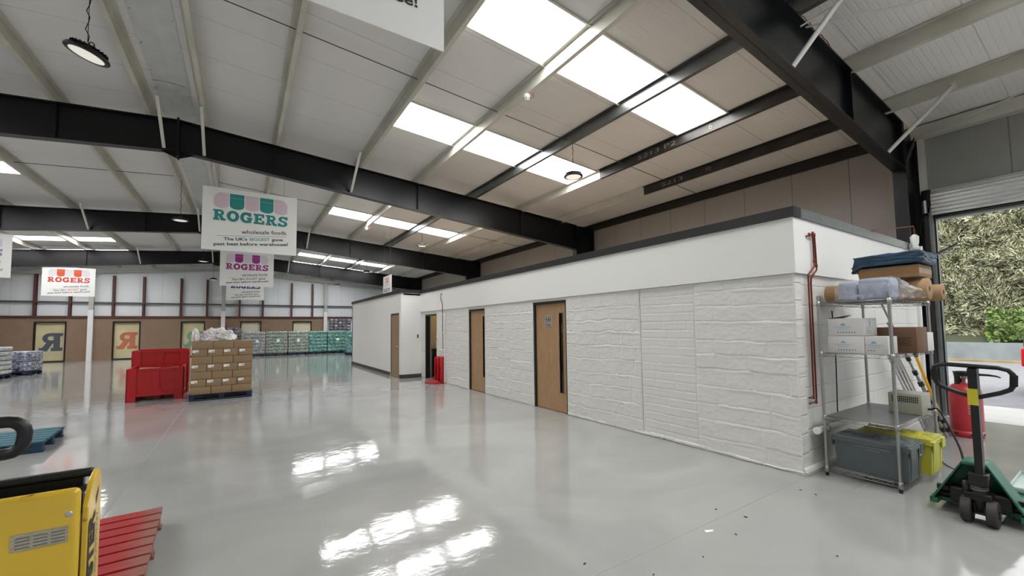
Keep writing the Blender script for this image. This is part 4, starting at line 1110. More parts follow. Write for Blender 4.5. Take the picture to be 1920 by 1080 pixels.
load('olive-grey wrapped load, third from the carton stack', (3.10, 30.8, 0), 0, 1.18, 1.1, 1.54, 'wrap_olive', 7, seed=3)
load('green bottled load, left of the two in the far row', (4.26, 30.8, 0), 0, 1.1, 1.1, 1.52, 'wrap_green', 6, seed=6, lab=False)
load('green bottled load in the corner of the far row', (5.40, 30.8, 0), 0, 1.1, 1.1, 1.52, 'wrap_green', 6, seed=7)
load('green bottled load turned side-on, farthest of the side row', (6.3, 29.0, 0), 0, 1.1, 1.15, 1.52, 'wrap_green', 6, seed=8, lab=False)
load('green bottled load beside the white room corner', (6.1, 27.6, 0), 0, 1.1, 1.15, 1.52, 'wrap_green', 6, seed=9, lab=False)
load('white wrapped load cut off by the left edge of the picture', (-7.65, 22.3, 0), math.radians(-4), 1.2, 1.0, 1.14, 'wrap_white', 6, seed=5, lab=False)
load('low wrapped load of dark blue bottles beside the white one', (-7.33, 23.95, 0), math.radians(-2), 1.2, 1.0, .92, 'wrap_purple', 2, seed=10, lab=False)
# dark crates behind the row
random.seed(9); proto = None
for i in range(5):
    for k in range(11):
        x = 5.42 + i * .29; z = .02 + k * .215
        if k < 6: continue
        lb = 'dark crate stacked beyond the green loads, %s row, %s' % (['lowest', 'second lowest', 'middle', 'second highest', 'top'][k - 6], ['next to the boxed post', 'second from the post', 'third from the post', 'fourth from the post', 'farthest from the post'][i])
        if proto is None:
            proto = thing('stacked_crate', lb, 'crate', (x, 32.3, z), 0, 'dark crates stacked beyond the green loads')
            MB().rbox((-.14, -.2, 0), (.14, .2, .205), .012, 1).build('crate_body', 'wrap_black', proto)
            mb = MB(); mb.box((-.08, -.206, .1), (.08, -.2, .16)); mb.build('crate_label', 'pale_lilac', proto); o = proto
        else:
            o = copy_tree(proto); o.location = (x, 32.3, z)
            if random.random() < .55: bpy.data.objects.remove([c for c in o.children if c.name.startswith('crate_label')][0])
        o['label'] = lb
o = MB().rbox((5.26, 32.08, 0), (6.74, 32.52, 1.3), .02).build('wrapped_stack_base', 'wrap_black'); tag(o, 'dark wrapped block under the stack of dark crates', 'pallet load')

# ------------------------------------------------------------------ yellow powered truck
t = thing('powered_pallet_truck', 'worn yellow powered pallet truck cut off at the bottom left', 'pallet truck', (-.915, 2.5, 0))
W = .355
mb = MB()
mb.rbox((-W, 0, .1), (W, .05, .945), .025, 3); mb.build('front_cover', 'truck_yellow', t)
mb = MB(); mb.box((-W + .02, .05, .08), (W - .02, .21, .80)); mb.box((-W + .03, .18, .8), (W - .03, .21, .95)); mb.build('chassis', 'black_plastic', t)
mb = MB(); mb.rbox((-W + .02, .17, .945), (W + .0, .215, .978), .008); mb.rbox((-W + .02, .045, .90), (W - .005, .19, .912), .005); mb.build('top_tray', 'black_plastic', t)
for sx in (-1, 1):
    mb = MB(); x0, x1 = sorted((sx * (W + .002), sx * (W + .022)))
    poly = [(.03, .06), (.225, .06), (.225, .90), (.22, .94), (.205, .965), (.18, .975), (.15, .968), (.10, .945), (.06, .90), (.035, .85)]
    k = len(poly); v = [(x0, p[0], p[1]) for p in poly] + [(x1, p[0], p[1]) for p in poly]
    mb.add(v, [tuple(range(k))[::-1], tuple(range(k, 2 * k))] + [(i, (i + 1) % k, (i + 1) % k + k, i + k) for i in range(k)])
    sp_ = mb.build('side_plate', 'truck_yellow', t, bevel=.004)
    if sx > 0:
        G = lambda y, z: Matrix(((0, 0, 1, x1 + .0015), (0, -1, 0, y), (1, 0, 0, z), (0, 0, 0, 1)))
        mb = MB(); text(mb, 'HYSTER', G(.128, .37), width=.44, height=.085, bold=.05); mb.build('brand_lettering', 'ink', sp_)
        mb = MB(); text(mb, 'RENTAL EQUIPMENT', G(.178, .32), width=.47, height=.028); mb.build('small_lettering', 'ink_grey', sp_)
        mb = MB(); mb.add([(x1 + .001, .135, .86), (x1 + .001, .175, .90), (x1 + .001, .178, .87), (x1 + .001, .14, .825)], [(0, 3, 2, 1)]); mb.build('lifting_slot', 'black_plastic', sp_)
mb = MB(); mb.box((.165, -.0035, .735), (.325, -.0005, .80), M=None); pl_ = mb.build('data_plate', 'data_plate', t)
mb = MB()
for r_k in range(4):
    for c_k in range(3): mb.box((.178 + c_k * .05, -.0045, .743 + r_k * .013), (.218 + c_k * .05, -.0036, .748 + r_k * .013))
mb.build('plate_print', 'ink_grey', pl_)
mb = MB(); mb.lathe([(0, -.004), (.008, -.004), (.012, -.001), (.013, .001)], 14, M=M_at((.325, 0, .845), rx=-PI / 2)); mb.build('lock', 'steel_plate', t)
for x in (-.25, .25): MB().box((x - .08, .21, .04), (x + .08, .78, .085)).build('fork', 'truck_yellow', t)
MB().cyl((-.06, .13, .07), (.06, .13, .07), .07, 20).build('drive_wheel', 'black_rubber', t)
# tiller
mb = MB(); mb.bar((-.02, .12, .90), (-.02, -.17, 1.12), .07, .05); mb.build('tiller_arm', 'black_plastic', t)
mb = MB(); loop = []
x0, x1, z0, z1, rr_ = -.33, .245, 1.16, 1.275, .045
for cx_, cz_, a0 in ((x1 - rr_, z1 - rr_, 90), (x1 - rr_, z0 + rr_, 0), (x0 + rr_, z0 + rr_, -90), (x0 + rr_, z1 - rr_, -180)):
    for k in range(5):
        a = math.radians(a0 - k * 22.5); loop.append((cx_ + rr_ * math.cos(a), -.2 + (cz_ - 1.2) * .25, cz_ + rr_ * math.sin(a)))
mb.tube(loop, .021, 12, closed=True); mb.rbox((-.1, -.24, 1.10), (.06, -.15, 1.27), .02); mb.build('tiller_handle', 'black_plastic', t)

# ------------------------------------------------------------------ extinguisher stand, pipes
t = thing('extinguisher_stand', 'red plastic fire extinguisher stand beside the open doorway', 'stand', (4.93, 11.52, 0))
mb = MB(); mb.rbox((-.02, -.24, .03), (.05, .24, .77), .02); mb.build('backboard', 'red_plastic', t)
mb = MB(); mb.rbox((-.38, -.24, 0), (.05, .24, .05), .02)
for yy in (-.12, .12): mb.lathe([(.1, .05), (.1, .07), (.085, .075), (.08, .06)], 20, c=(-.18, yy, 0))
mb.build('foot', 'red_plastic', t)
mb = MB()
for yy in (-.22, 0, .22): mb.rbox((-.07, yy - .025, .04), (-.01, yy + .025, .74), .015)
mb.build('rib', 'red_plastic', t)
t = thing('copper_pipe', 'copper pipe with a loop rising by the extinguisher stand', 'pipe', (0, 0, 0))
MB().tube([(4.955, 11.37, 2.30), (4.945, 11.37, 2.36), (4.945, 11.46, 2.47), (4.945, 11.47, 2.58), (4.945, 11.43, 2.63), (4.945, 11.38, 2.63), (4.945, 11.37, 2.6)], .009, 8).build('bend', 'copper', t)
MB().cyl((4.955, 11.37, 2.30), (4.96, 11.35, .99), .009, 8).build('pipe_run', 'copper', t)
MB().rbox((4.94, 11.33, 2.0), (4.995, 11.39, 2.02), .004).build('clip', 'pvc_white', t); MB().rbox((4.94, 11.33, 1.45), (4.995, 11.39, 1.47), .004).build('clip', 'pvc_white', t)
o = MB().rbox((4.93, 11.30, .93), (4.995, 11.5, .99), .01).build('junction_box', 'pvc_white'); tag(o, 'small white box at the foot of the thin copper pipe', 'junction box')
o = MB().rbox((4.955, 11.235, .02), (4.985, 11.265, 2.05), .004).build('conduit', 'pvc_white'); tag(o, 'narrow white conduit beside the thin copper pipe', 'conduit')
def pipe_pair(pts, label, r=.009):
    t = thing('copper_pipe', label, 'pipe', (0, 0, 0))
    MB().tube(pts, r, 10).build('pipe_run', 'copper', t)
    for a in (pts[1], pts[2], pts[-2], pts[3]): MB().lathe([(r, -.02), (r * 1.35, -.018), (r * 1.35, .018), (r, .02)], 10, c=a).build('fitting', 'copper', t)
pipe_pair([(5.25, 2.025, 2.57), (5.27, 2.0, 2.59), (5.355, 2.0, 2.585), (5.36, 2.0, 2.3), (5.36, 2.0, 2.24), (5.245, 2.02, 2.14), (5.24, 2.02, 2.1), (5.24, 2.025, .83), (5.23, 2.025, .8), (5.15, 2.035, .8)], 'left of the paired copper pipes on the block end wall')
pipe_pair([(5.33, 2.0, 2.60), (5.345, 1.995, 2.61), (5.385, 1.995, 2.60), (5.40, 1.995, 2.25), (5.395, 1.995, 2.2), (5.30, 2.015, 2.11), (5.30, 2.02, 2.06), (5.30, 2.025, .80), (5.29, 2.025, .745), (5.15, 2.035, .74)], 'right of the paired copper pipes on the block end wall')
t = thing('waste_pipe', 'white plastic waste pipe running low along the block end wall', 'pipe', (0, 0, 0))
MB().cyl((5.19, 1.99, .455), (8.86, 1.99, .40), .034, 16).build('pipe_run', 'pvc_white', t)
MB().cyl((5.17, 1.99, .455), (5.2, 1.99, .455), .038, 16).build('end_cap', 'pvc_white', t)
for x in (5.42, 6.9): MB().tube([(x, 1.99 + .04 * math.cos(a), .452 + .04 * math.sin(a)) for a in [k * PI / 6 for k in range(12)]], .005, 6, closed=True).build('clip', 'zinc', t)
t = thing('overflow_pipe', 'white plastic pipe and valve beside the black steel column', 'pipe', (0, 0, 0))
MB().cyl((8.95, 1.95, .4), (8.95, 1.95, 2.86), .03, 14).build('pipe_run', 'pvc_white', t)
MB().lathe([(.032, 2.76), (.05, 2.76), (.05, 2.8), (.038, 2.82), (.05, 2.86), (.055, 2.96), (.02, 3.0)], 16, c=(8.95, 1.95, 0)).build('valve', 'pvc_white', t)
MB().tube([(8.95, 1.95, 3.0), (8.95, 1.95, 3.1), (8.93, 1.95, 3.13), (7.2, 1.985, 2.86)], .009, 8).build('copper_feed', 'copper', t)
MB().tube([(9.28, 1.96, 2.84), (9.28, 1.96, 2.7), (9.24, 1.96, 2.62), (9.1, 1.96, 2.58)], .028, 12).build('elbow', 'pvc_white', t)

# ------------------------------------------------------------------ wire shelf unit
SX0, SX1, SY0, SY1 = 5.215, 6.50, 1.345, 1.93
t = thing('wire_shelving', 'chrome wire shelving unit loaded beside the block end wall', 'shelving', (SX0, SY0, 0))
w_, d_ = SX1 - SX0, SY1 - SY0
for x in (0, w_):
    for y in (0, d_):
        MB().cyl((x, y, .03), (x, y, 1.895), .0145, 14).build('post', 'shelf_chrome', t)
        MB().lathe([(0, 0), (.016, 0), (.016, .03), (.018, .035), (0, .035)], 12, c=(x, y, 0)).build('foot', 'black_plastic', t)
LV = (.085, .615, 1.285, 1.825)
for z in LV:
    mb = MB(); q = .003
    for zz in (0, -.034):
        mb.tube([(0, 0, z + zz), (w_, 0, z + zz), (w_, d_, z + zz), (0, d_, z + zz)], q, 6, closed=True)
    for (a, b_) in (((0, 0), (w_, 0)), ((w_, 0), (w_, d_)), ((w_, d_), (0, d_)), ((0, d_), (0, 0))):
        ln = math.hypot(b_[0] - a[0], b_[1] - a[1]); n_ = int(ln / .035)
        pts = [(a[0] + (b_[0] - a[0]) * k / n_, a[1] + (b_[1] - a[1]) * k / n_, z - (.034 if k % 2 else 0)) for k in range(n_ + 1)]
        mb.tube(pts, .0022, 4)
    for k in range(1, 50): mb.cyl((w_ * k / 50, 0, z + .001), (w_ * k / 50, d_, z + .001), .0016, 4)
    for x in (0, w_):
        for y in (0, d_): mb.lathe([(.0145, -.045), (.021, -.042), (.0185, .012), (.0145, .014)], 12, c=(x, y, z))
    mb.build('wire_shelf', 'shelf_chrome', t)
MB().box((.012, .012, LV[1] + .004), (w_ - .012, d_ - .012, LV[1] + .007)).build('liner_sheet', 'shelf_mat', t)

# lidded crates on the bottom shelf
def lidded_crate(label, x0, x1, y0, y1, z0, z1, mt, lid, lettering=False):
    t = thing('storage_crate', label, 'crate', ((x0 + x1) / 2, (y0 + y1) / 2, z0)); w, d, h = x1 - x0, y1 - y0, z1 - z0
    mb = MB(); ti, b_ = .022, h - .05
    mb.taper((-w / 2 + ti, -d / 2 + ti, 0), (w / 2 - ti, d / 2 - ti, b_), (-w / 2 + .008, -d / 2 + .008), (w / 2 - .008, d / 2 - .008))
    for yy in (-1, 1):
        for xx in (-.12, .12):
            mb.bar((xx * w / .4, yy * (d / 2 - ti - .0), .01), (xx * w / .4, yy * (d / 2 - .008), b_ - .01), .04, .012)
    mb.build('tub', mt, t, bevel=.004)
    mb = MB(); mb.box((-w / 2, -d / 2, b_ - .03), (w / 2, d / 2, b_ + .012))
    for yy in (-1, 1):
        for xx in (-1, 1): mb.box((xx * w / 2 - xx * .11, yy * (d / 2), b_ - .085), (xx * w / 2, yy * (d / 2 + .012), b_ + .012))
    mb.build('rim', mt, t, bevel=.004)
    for s_ in (-1, 1):
        mb = MB(); a0, a1 = (-w / 2 + .006, -.002) if s_ < 0 else (.002, w / 2 - .006)
        mb.box((a0, -d / 2 + .012, b_ + .013), (a1, d / 2 - .012, b_ + .032))
        for k in range(6):
            yy = -d / 2 + .05 + (d - .1) * k / 5
            mb.rbox((a0 + (.0 if s_ > 0 else (w / 2 - .05)) - (.0), yy - .028, b_ + .03), (a0 + (.04 if s_ > 0 else w / 2 - .006), yy + .028, b_ + .042), .005, 1)
        mb.box((a0 + .05, -d / 2 + .05, b_ + .031), (a1 - .05, d / 2 - .05, b_ + .037))
        mb.build('lid_flap', lid, t, bevel=.003)
    if lettering:
        mb = MB(); A = Matrix(((0, -.045, -1, -w / 2 + .0085 - .0), (-1, 0, 0, 0), (0, 1, .045, 0), (0, 0, 0, 1)))
        tl = lambda z: Matrix(((0, -ti * .65 / b_, -1, -w / 2 + .0065 + ti * (1 - z / b_) * .64 - .002), (-1, 0, 0, .115), (0, 1, 0, z), (0, 0, 0, 1)))
        text(mb, 'Custom Partners Limited', tl(.262), width=.27, height=.013); m2 = tl(.238); m2[1][3] = .035
        text(mb, 'Global Catering', m2, width=.11, height=.010); mb.build('lettering', 'print_pale', t)
        mb = MB(); mb.box((.09, -d / 2 - .002, b_ - .1), (.165, -d / 2 + .0, b_ + .0)); mb.build('label', 'label_white', t)
    return t
lidded_crate('grey lidded crate on the bottom wire shelf', 5.25, 5.66, 1.275, 1.88, LV[0] + .006, .455, 'grey_crate', 'grey_lid', True)
lidded_crate('yellow lidded crate behind the grey one on the bottom shelf', 5.70, 6.12, 1.215, 1.82, LV[0] + .006, .455, 'yellow_crate', 'yellow_crate')

# battery charger
t = thing('battery_charger', 'beige metal battery charger on the lined middle shelf', 'charger', (6.13, 1.465, LV[1] + .008))
MB().rbox((-.16, -.135, 0), (.16, .135, .215), .006).build('casing', 'beige_metal', t)
mb = MB()
for r_k in range(3):
    for k in range(14):
        if r_k == 2 or True: mb.box((-.1615, .10 - k * .0155 - .0055, .125 + r_k * .022), (-.1595, .10 - k * .0155 + .0045, .142 + r_k * .022))
mb.build('vent_slot', 'black_plastic', t, kind='stuff')
MB().cyl((.02, -.14, .05), (.02, -.16, .05), .012, 10).build('cable_gland', 'black_plastic', t)
o = MB().tube(curve([(6.15, 1.305, .675), (6.1, 1.24, .69), (5.9, 1.14, .59), (5.6, 1.01, .43), (5.3, .93, .31), (5.12, .88, .26)]), .009, 8).build('power_cable', 'black_rubber'); tag(o, 'thick black cable drooping from the beige charger towards the pallet truck', 'cable')
o = MB().tube(curve([(6.2, 1.9, .02), (6.6, 1.75, .01), (6.85, 1.6, .12), (6.9, 1.48, .16), (6.8, 1.40, .03), (6.6, 1.30, .008), (6.35, 1.13, .008), (6.0, 1.0, .008), (5.7, .95, .008)]), .005, 8).build('power_cable', 'black_rubber'); tag(o, 'thin black cable looping on the floor by the yellow crate', 'cable')
o = MB().tube([(5.88, 2.04, 1.75), (5.9, 2.035, 1.2), (5.885, 2.035, .85), (5.87, 2.035, .62), (5.87, 2.035, .5)], .006, 6).build('wall_cable', 'black_rubber'); tag(o, 'thin black cable hanging down the block end wall', 'cable')

# boxes on the third shelf
def box_thing(label, x0, x1, y0, y1, z0, z1, mt, prints=None, cat='box', name='cardboard_box', flap=False):
    t = thing(name, label, cat, ((x0 + x1) / 2, (y0 + y1) / 2, z0)); w, d, h = x1 - x0, y1 - y0, z1 - z0
    MB().rbox((-w / 2, -d / 2, 0), (w / 2, d / 2, h), .004, 2).build('box_body', mt, t)
    if prints == 'white':
        mb = MB(); F = lambda y, z: FACE_MX((-w / 2 - .001, y, z))
        n_ = 10; mb.add([(.022 * math.cos(PI * k / n_), .024 * math.sin(PI * k / n_), 0) for k in range(n_ + 1)], [tuple(range(n_ + 1))], 0, False, F(.02, h * .58))
        for k, (ww, zz) in enumerate(((.15, .5), (.10, .42), (.10, .35))): mb.add([(-ww / 2, 0, 0), (ww / 2, 0, 0), (ww / 2, .003, 0), (-ww / 2, .003, 0)], [(0, 1, 2, 3)], 1 if k == 0 else 0, False, F(.02, h * zz))
        for k in range(7 if d > .2 else 3): mb.add([(0, 0, 0), (.011, 0, 0), (.011, .011, 0), (0, .011, 0)], [(0, 1, 2, 3)], 1, False, F(.07 - k * .024, h * .16))
        E_ = lambda x, z: FACE_MY((x, -d / 2 - .001, z))
        mb.add([(0, 0, 0), (.03, 0, 0), (.03, .045, 0), (0, .045, 0)], [(0, 1, 2, 3)], 0, False, E_(-w / 2 + w * .4, h * .58))
        for k in range(4): mb.add([(0, 0, 0), (.14 if k != 1 else .09, 0, 0), (.14 if k != 1 else .09, .004, 0), (0, .004, 0)], [(0, 1, 2, 3)], 1, False, E_(-w / 2 + w * .15, h * (.48 - k * .11)))
        mb.build('printing', ['print_blue', 'ink_grey'], t)
    if prints == 'brown':
        mb = MB(); F = lambda y, z: FACE_MX((-w / 2 - .001, y, z))
        for k in range(5): mb.add([(0, 0, 0), (.11 - .02 * (k % 2), 0, 0), (.11 - .02 * (k % 2), .006, 0), (0, .006, 0)], [(0, 1, 2, 3)], 0, False, F(-.02, h * (.58 - k * .07)))
        mb.build('printing', ['ink'], t)
    if prints == 'tape':
        mb = MB(); mb.box((-w / 2 - .001, -d / 2 - .001, h * .3), (w / 2 + .001, d / 2 + .001, h * .72)); mb.build('tape', 'tape_box', t)
    if flap:
        mb = MB(); mb.add([(-w / 2, d / 2 - .0, h + .001), (-w / 2, .02, h + .001), (-w / 2 + .13, -.02, h + .035), (-w / 2 + .16, d / 2 - .06, h + .02)], [(0, 1, 2, 3)]); mb.add([(-w / 2, d / 2 - .0, h + .004), (-w / 2, .02, h + .004), (-w / 2 + .13, -.02, h + .038), (-w / 2 + .16, d / 2 - .06, h + .023)], [(3, 2, 1, 0)]); mb.build('plastic_liner', 'black_plastic', t)
    return t
zs = LV[2] + .004
box_thing('white printed carton at the wall end, lower of the two stacked', 5.285, 5.66, 1.575, 1.885, zs, zs + .178, 'white_card', 'white')
box_thing('white printed carton on top with black plastic poking out', 5.29, 5.66, 1.572, 1.88, zs + .181, zs + .361, 'white_card', 'white', flap=True)
box_thing('small white printed carton beside the stacked pair', 5.285, 5.56, 1.39, 1.57, zs, zs + .175, 'white_card', 'white')
box_thing('dark brown carton behind the front post of the shelving', 5.68, 6.05, 1.27, 1.60, zs, zs + .262, 'brown_box', 'brown')
box_thing('pale carton behind the dark brown one', 6.1, 6.42, 1.30, 1.60, zs, zs + .2, 'white_card')

# rolls, paper packs and the blue bag on top
zt4 = LV[3] + .004
def roll(label, x, y0, y1, r, mt='kraft_roll', name='paper_roll'):
    t = thing(name, label, 'roll', (x, (y0 + y1) / 2, zt4)); ln = (y1 - y0) / 2
    mb = MB(); Mr = M_at((0, 0, r), rx=PI / 2)
    mb.lathe([(.028, -ln), (r - .004, -ln), (r, -ln + .004), (r, ln - .004), (r - .004, ln), (.028, ln)], 36, M=Mr); mb.build('paper', mt, t)
    mb = MB(); mb.lathe([(.028, -ln - .001), (.028, ln + .001), (.023, ln + .001), (.023, -ln - .001), (.028, -ln - .001)], 20, M=Mr); mb.build('core', 'brown_box', t)
roll('brown paper roll at the wall end of the top shelf', 5.64, 1.42, 1.99, .098)
roll('thick brown paper roll with its end showing, middle of the top shelf', 5.86, 1.19, 1.92, .112)
roll('slimmer brown paper roll at the back of the top shelf', 6.25, 1.165, 1.88, .088)
t = thing('paper_towel_pack', 'two blue-grey paper towel rolls in clear plastic on the top shelf', 'paper towels', (5.38, 1.55, zt4))
MB().rbox((-.12, .055, 0), (.135, .215, .20), .03, 3).build('towel_roll', 'paper_blue', t)
MB().rbox((-.13, -.215, 0), (.135, .045, .215), .035, 3).build('towel_roll', 'paper_blue', t)
bm = bmesh.new(); bmesh.ops.create_grid(bm, x_segments=40, y_segments=26, size=1); mb = MB(); vv = []
for v in bm.verts:
    u, w2 = (v.co.x + 1) / 2, (v.co.y + 1) / 2      # u along -Y, w2 over the pack
    a = (w2 - .5) * PI * 1.05; y = .235 - u * .62
    k = 1 if u < .68 else max(.25, 1 - (u - .68) * 2.1)
    xx = .02 + .165 * math.sin(a) * (1 if u < .68 else 1 + (u - .68) * .3); zz = .01 + (.222 * max(0, math.cos(a)) ** .35) * k
    q = Vector((u * 6, w2 * 6, 2)); amp = .006 if u < .66 else .03
    vv.append((xx + amp * noise.noise(q * 2), y + amp * noise.noise(q * 2 + Vector((5, 0, 0))), max(.002, zz + amp * noise.noise(q * 2.5 + Vector((0, 9, 0))))))
bm.verts.index_update(); mb.add(vv, [[v.index for v in f.verts] for f in bm.faces], 0, True); bm.free(); mb.build('plastic_wrap', 'film_clear', t)
box_thing('long shallow carton wrapped in brown tape on the paper rolls', 5.66, 6.10, 1.215, 1.70, 2.062, 2.185, 'kraft', 'tape')
bm = bmesh.new(); bmesh.ops.create_cube(bm, size=1); bmesh.ops.subdivide_edges(bm, edges=list(bm.edges), cuts=14, use_grid_fill=True); mb = MB(); vv = []
for v in bm.verts:
    x, y, z = v.co; e_ = max(abs(x), abs(y)) * 2
    X = x * .50; Y = y * .56; Z = .068 + z * .13 * (1 - .2 * max(0, e_ - .6))
    if z > 0: Z -= .012 * max(0, e_ - .75) * 4
    if y > .38 and z < .2: Z -= .06 * (y - .38) / .12; Y += .012
    q = Vector((x * 5, y * 5, z * 5)); nn_ = noise.noise(q) * .010 + noise.noise(q * 2.6) * .006
    vv.append((X + nn_, Y + noise.noise(q + Vector((7, 0, 0))) * .016, Z + (nn_ if z > -.3 or y > .4 else 0)))
bm.verts.index_update(); mb.add(vv, [[v.index for v in f.verts] for f in bm.faces], 0, True); bm.free()
o = mb.build('plastic_bag', 'blue_bag'); o.location = (5.88, 1.455, 2.196); tag(o, 'dark blue plastic bag draped over the taped carton', 'bag')
o = MB().cyl((6.14, 1.27, 2.265), (6.75, 1.13, 2.475), .016, 10).build('broom_handle', 'black_plastic'); tag(o, 'black pole sticking out from under the blue bag', 'pole')

# things leaning behind the shelving
for i, (xb, yb, xt, lb) in enumerate(((8.30, 1.84, 7.08, 'first spare wire shelf leaning on the block end wall behind the shelving'), (8.44, 1.85, 7.24, 'middle spare wire shelf leaning on the block end wall'), (8.58, 1.86, 7.40, 'last spare wire shelf leaning on the block end wall'))):
    t = thing('spare_wire_shelf', lb, 'wire shelf', (0, 0, 0), 0)
    a, b_ = Vector((xb, yb, .02)), Vector((xt, 1.93, 1.32)); side_ = Vector((.035, -.012, .02)); mb = MB()
    for s_ in (0, 1):
        for o2 in (Vector((0, 0, 0)), Vector((.034, 0, .01))): mb.cyl(a + side_ * s_ * 2 + o2, b_ + side_ * s_ * .6 + o2, .004, 6)
    for k in range(36):
        u0, u1 = k / 36, (k + 1) / 36
        for s_ in (0, 1):
            p0 = a.lerp(b_, u0) + side_ * s_ * (2 - 1.4 * u0); p1 = a.lerp(b_, u1) + side_ * s_ * (2 - 1.4 * u1) + Vector((.034, 0, .01))
            if k % 2: p0, p1 = p0 + Vector((.034, 0, .01)), p1 - Vector((.034, 0, .01))
            mb.cyl(p0, p1, .0028, 4)
        mb.cyl(a.lerp(b_, u0), a.lerp(b_, u0) + side_ * (2 - 1.4 * u0), .002, 4)
    mb.build('wire_lattice', 'shelf_chrome', t)
for (a, b_, lb) in (((8.2, 1.60, .0), (6.95, 1.90, 1.95), 'long grey pole with black collars leaning behind the shelving'), ((8.34, 1.58, .0), (7.25, 1.90, 1.6), 'second collared grey pole leaning beside the longer one')):
    t = thing('collared_pole', lb, 'pole', (0, 0, 0)); a, b_ = Vector(a), Vector(b_)
    MB().cyl(a, b_, .013, 10).build('rod', 'zinc', t)
    for u in (.05, .13, .3, .38, .46, .56):
        p = a.lerp(b_, u); q = a.lerp(b_, u + .025); MB().cyl(p, q, .026, 12).build('collar', 'black_plastic', t)
t = thing('long_handled_tool', 'yellow and black handled tool leaning by the roller door guide', 'tool', (0, 0, 0)); a, b_ = Vector((9.05, 1.78, .0)), Vector((8.5, 1.98, 1.32))
MB().cyl(a, a.lerp(b_, .82), .02, 10).build('shaft', 'tool_yellow', t); MB().cyl(a.lerp(b_, .82), a.lerp(b_, .97), .027, 10).build('grip', 'black_plastic', t); MB().cyl(a.lerp(b_, .97), b_, .02, 10).build('tip', 'tool_yellow', t)

# ------------------------------------------------------------------ gas cylinder
t = thing('gas_cylinder', 'red gas cylinder standing in the loading doorway', 'gas cylinder', (8.55, 1.455, 0))
MB().lathe([(0, .06), (.15, .06), (.165, .1), (.168, .3), (.168, .58), (.16, .65), (.13, .705), (.07, .74), (0, .75)], 36).build('body', 'gas_red', t)
mb = MB(); mb.lathe([(.16, .0), (.163, .0), (.163, .09), (.155, .09), (.155, .0)], 36)
mb.build('foot_ring', 'gas_red', t)
mb = MB()
for k in range(6): mb.box((.1625, -.025, .035), (.1645, .025, .06), M=M_at(rz=k * PI / 3 + .5))
mb.build('foot_slot', 'dark_gap', t)
mb = MB(); rc = .1
for k in range(24):
    a0, a1 = k * PI / 12, (k + 1) * PI / 12
    zl = .70 if k % 8 in (0, 1, 2) else .84
    for rr2 in (rc, rc - .006):
        mb.add([(rr2 * math.cos(a0), rr2 * math.sin(a0), zl), (rr2 * math.cos(a1), rr2 * math.sin(a1), zl), (rr2 * math.cos(a1), rr2 * math.sin(a1), .89), (rr2 * math.cos(a0), rr2 * math.sin(a0), .89)], [(0, 1, 2, 3)])
mb.tube([(rc * math.cos(k * PI / 12), rc * math.sin(k * PI / 12), .89) for k in range(24)], .009, 8, closed=True)
mb.build('collar', 'dark_metal', t)
MB().lathe([(.02, .74), (.02, .8), (.035, .8), (.035, .85), (.012, .86), (0, .86)], 12).build('valve', 'steel_plate', t)
mb = MB()
for k, (zz, ww) in enumerate(((.52, .05), (.48, .09), (.455, .08), (.43, .09), (.405, .1), (.38, .08), (.355, .09), (.33, .06))):
    for q in range(5):
        a0 = math.radians(196) + q * ww / .168 / 5; a1 = a0 + ww / .168 / 5
        mb.add([(.1692 * math.cos(a0), .1692 * math.sin(a0), zz), (.1692 * math.cos(a1), .1692 * math.sin(a1), zz), (.1692 * math.cos(a1), .1692 * math.sin(a1), zz + .007), (.1692 * math.cos(a0), .1692 * math.sin(a0), zz + .007)], [(0, 1, 2, 3)])
mb.build('printed_lines', 'pale_pink', t)

# ------------------------------------------------------------------ green hand pallet truck
t = thing('hand_pallet_truck', 'green hand pallet truck with black handle beside the shelving', 'pallet truck', (4.95, .83, 0))
# forks
for y in (-.175, .175):
    mb = MB(); mb.taper((.22, y - .078, .06), (1.42, y + .078, .085), (.22, y - .078), (1.42, y + .078)); mb.box((.22, y - .078, .03), (1.3, y - .07, .06)); mb.box((.22, y + .07, .03), (1.3, y + .078, .06))
    mb.build('fork', 'green_paint', t, bevel=.004)
    MB().cyl((1.2, y - .04, .036), (1.2, y + .04, .036), .036, 16).build('load_roller', 'wheel_brown', t)
    MB().cyl((.27, y - .05, .05), (.27, y + .0, .05), .03, 14).build('entry_roller', 'post_grey', t)
# triangular frame: two sloping cheeks and a back plate
mb = MB(); apex, base = .455, .085
for s_ in (-1, 1):
    o1, o2 = (s_ * .07, apex), (s_ * .275, base)
    ln = math.hypot(o2[0] - o1[0], o2[1] - o1[1]); ux, uz = (o2[0] - o1[0]) / ln, (o2[1] - o1[1]) / ln; nx_, nz2 = -uz * -s_, ux * -s_
    th = .018
    q = [(o1[0], o1[1]), (o2[0], o2[1]), (o2[0] - nx_ * th * 0 - s_ * th, o2[1] - .0), (o1[0] - s_ * th * .2, o1[1] - th)]
    v = [(.05, y, z) for y, z in q] + [(.27, y, z) for y, z in q]
    mb.add(v, [(0, 1, 2, 3), (7, 6, 5, 4), (0, 4, 5, 1), (1, 5, 6, 2), (2, 6, 7, 3), (3, 7, 4, 0)])
    mb.box((.05, s_ * .275 - s_ * .0, .06), (.27, s_ * .225, .105))
mb.add([(.255, -.07, apex), (.255, .07, apex), (.255, .27, base), (.255, -.27, base), (.27, -.07, apex), (.27, .07, apex), (.27, .27, base), (.27, -.27, base)], [(3, 2, 1, 0), (4, 5, 6, 7), (0, 1, 5, 4), (1, 2, 6, 5), (2, 3, 7, 6), (3, 0, 4, 7)])
mb.rbox((.05, -.075, apex - .03), (.27, .075, apex), .01); mb.box((.18, -.29, .055), (.27, .29, .09))
mb.build('frame', 'green_paint', t, bevel=.003)
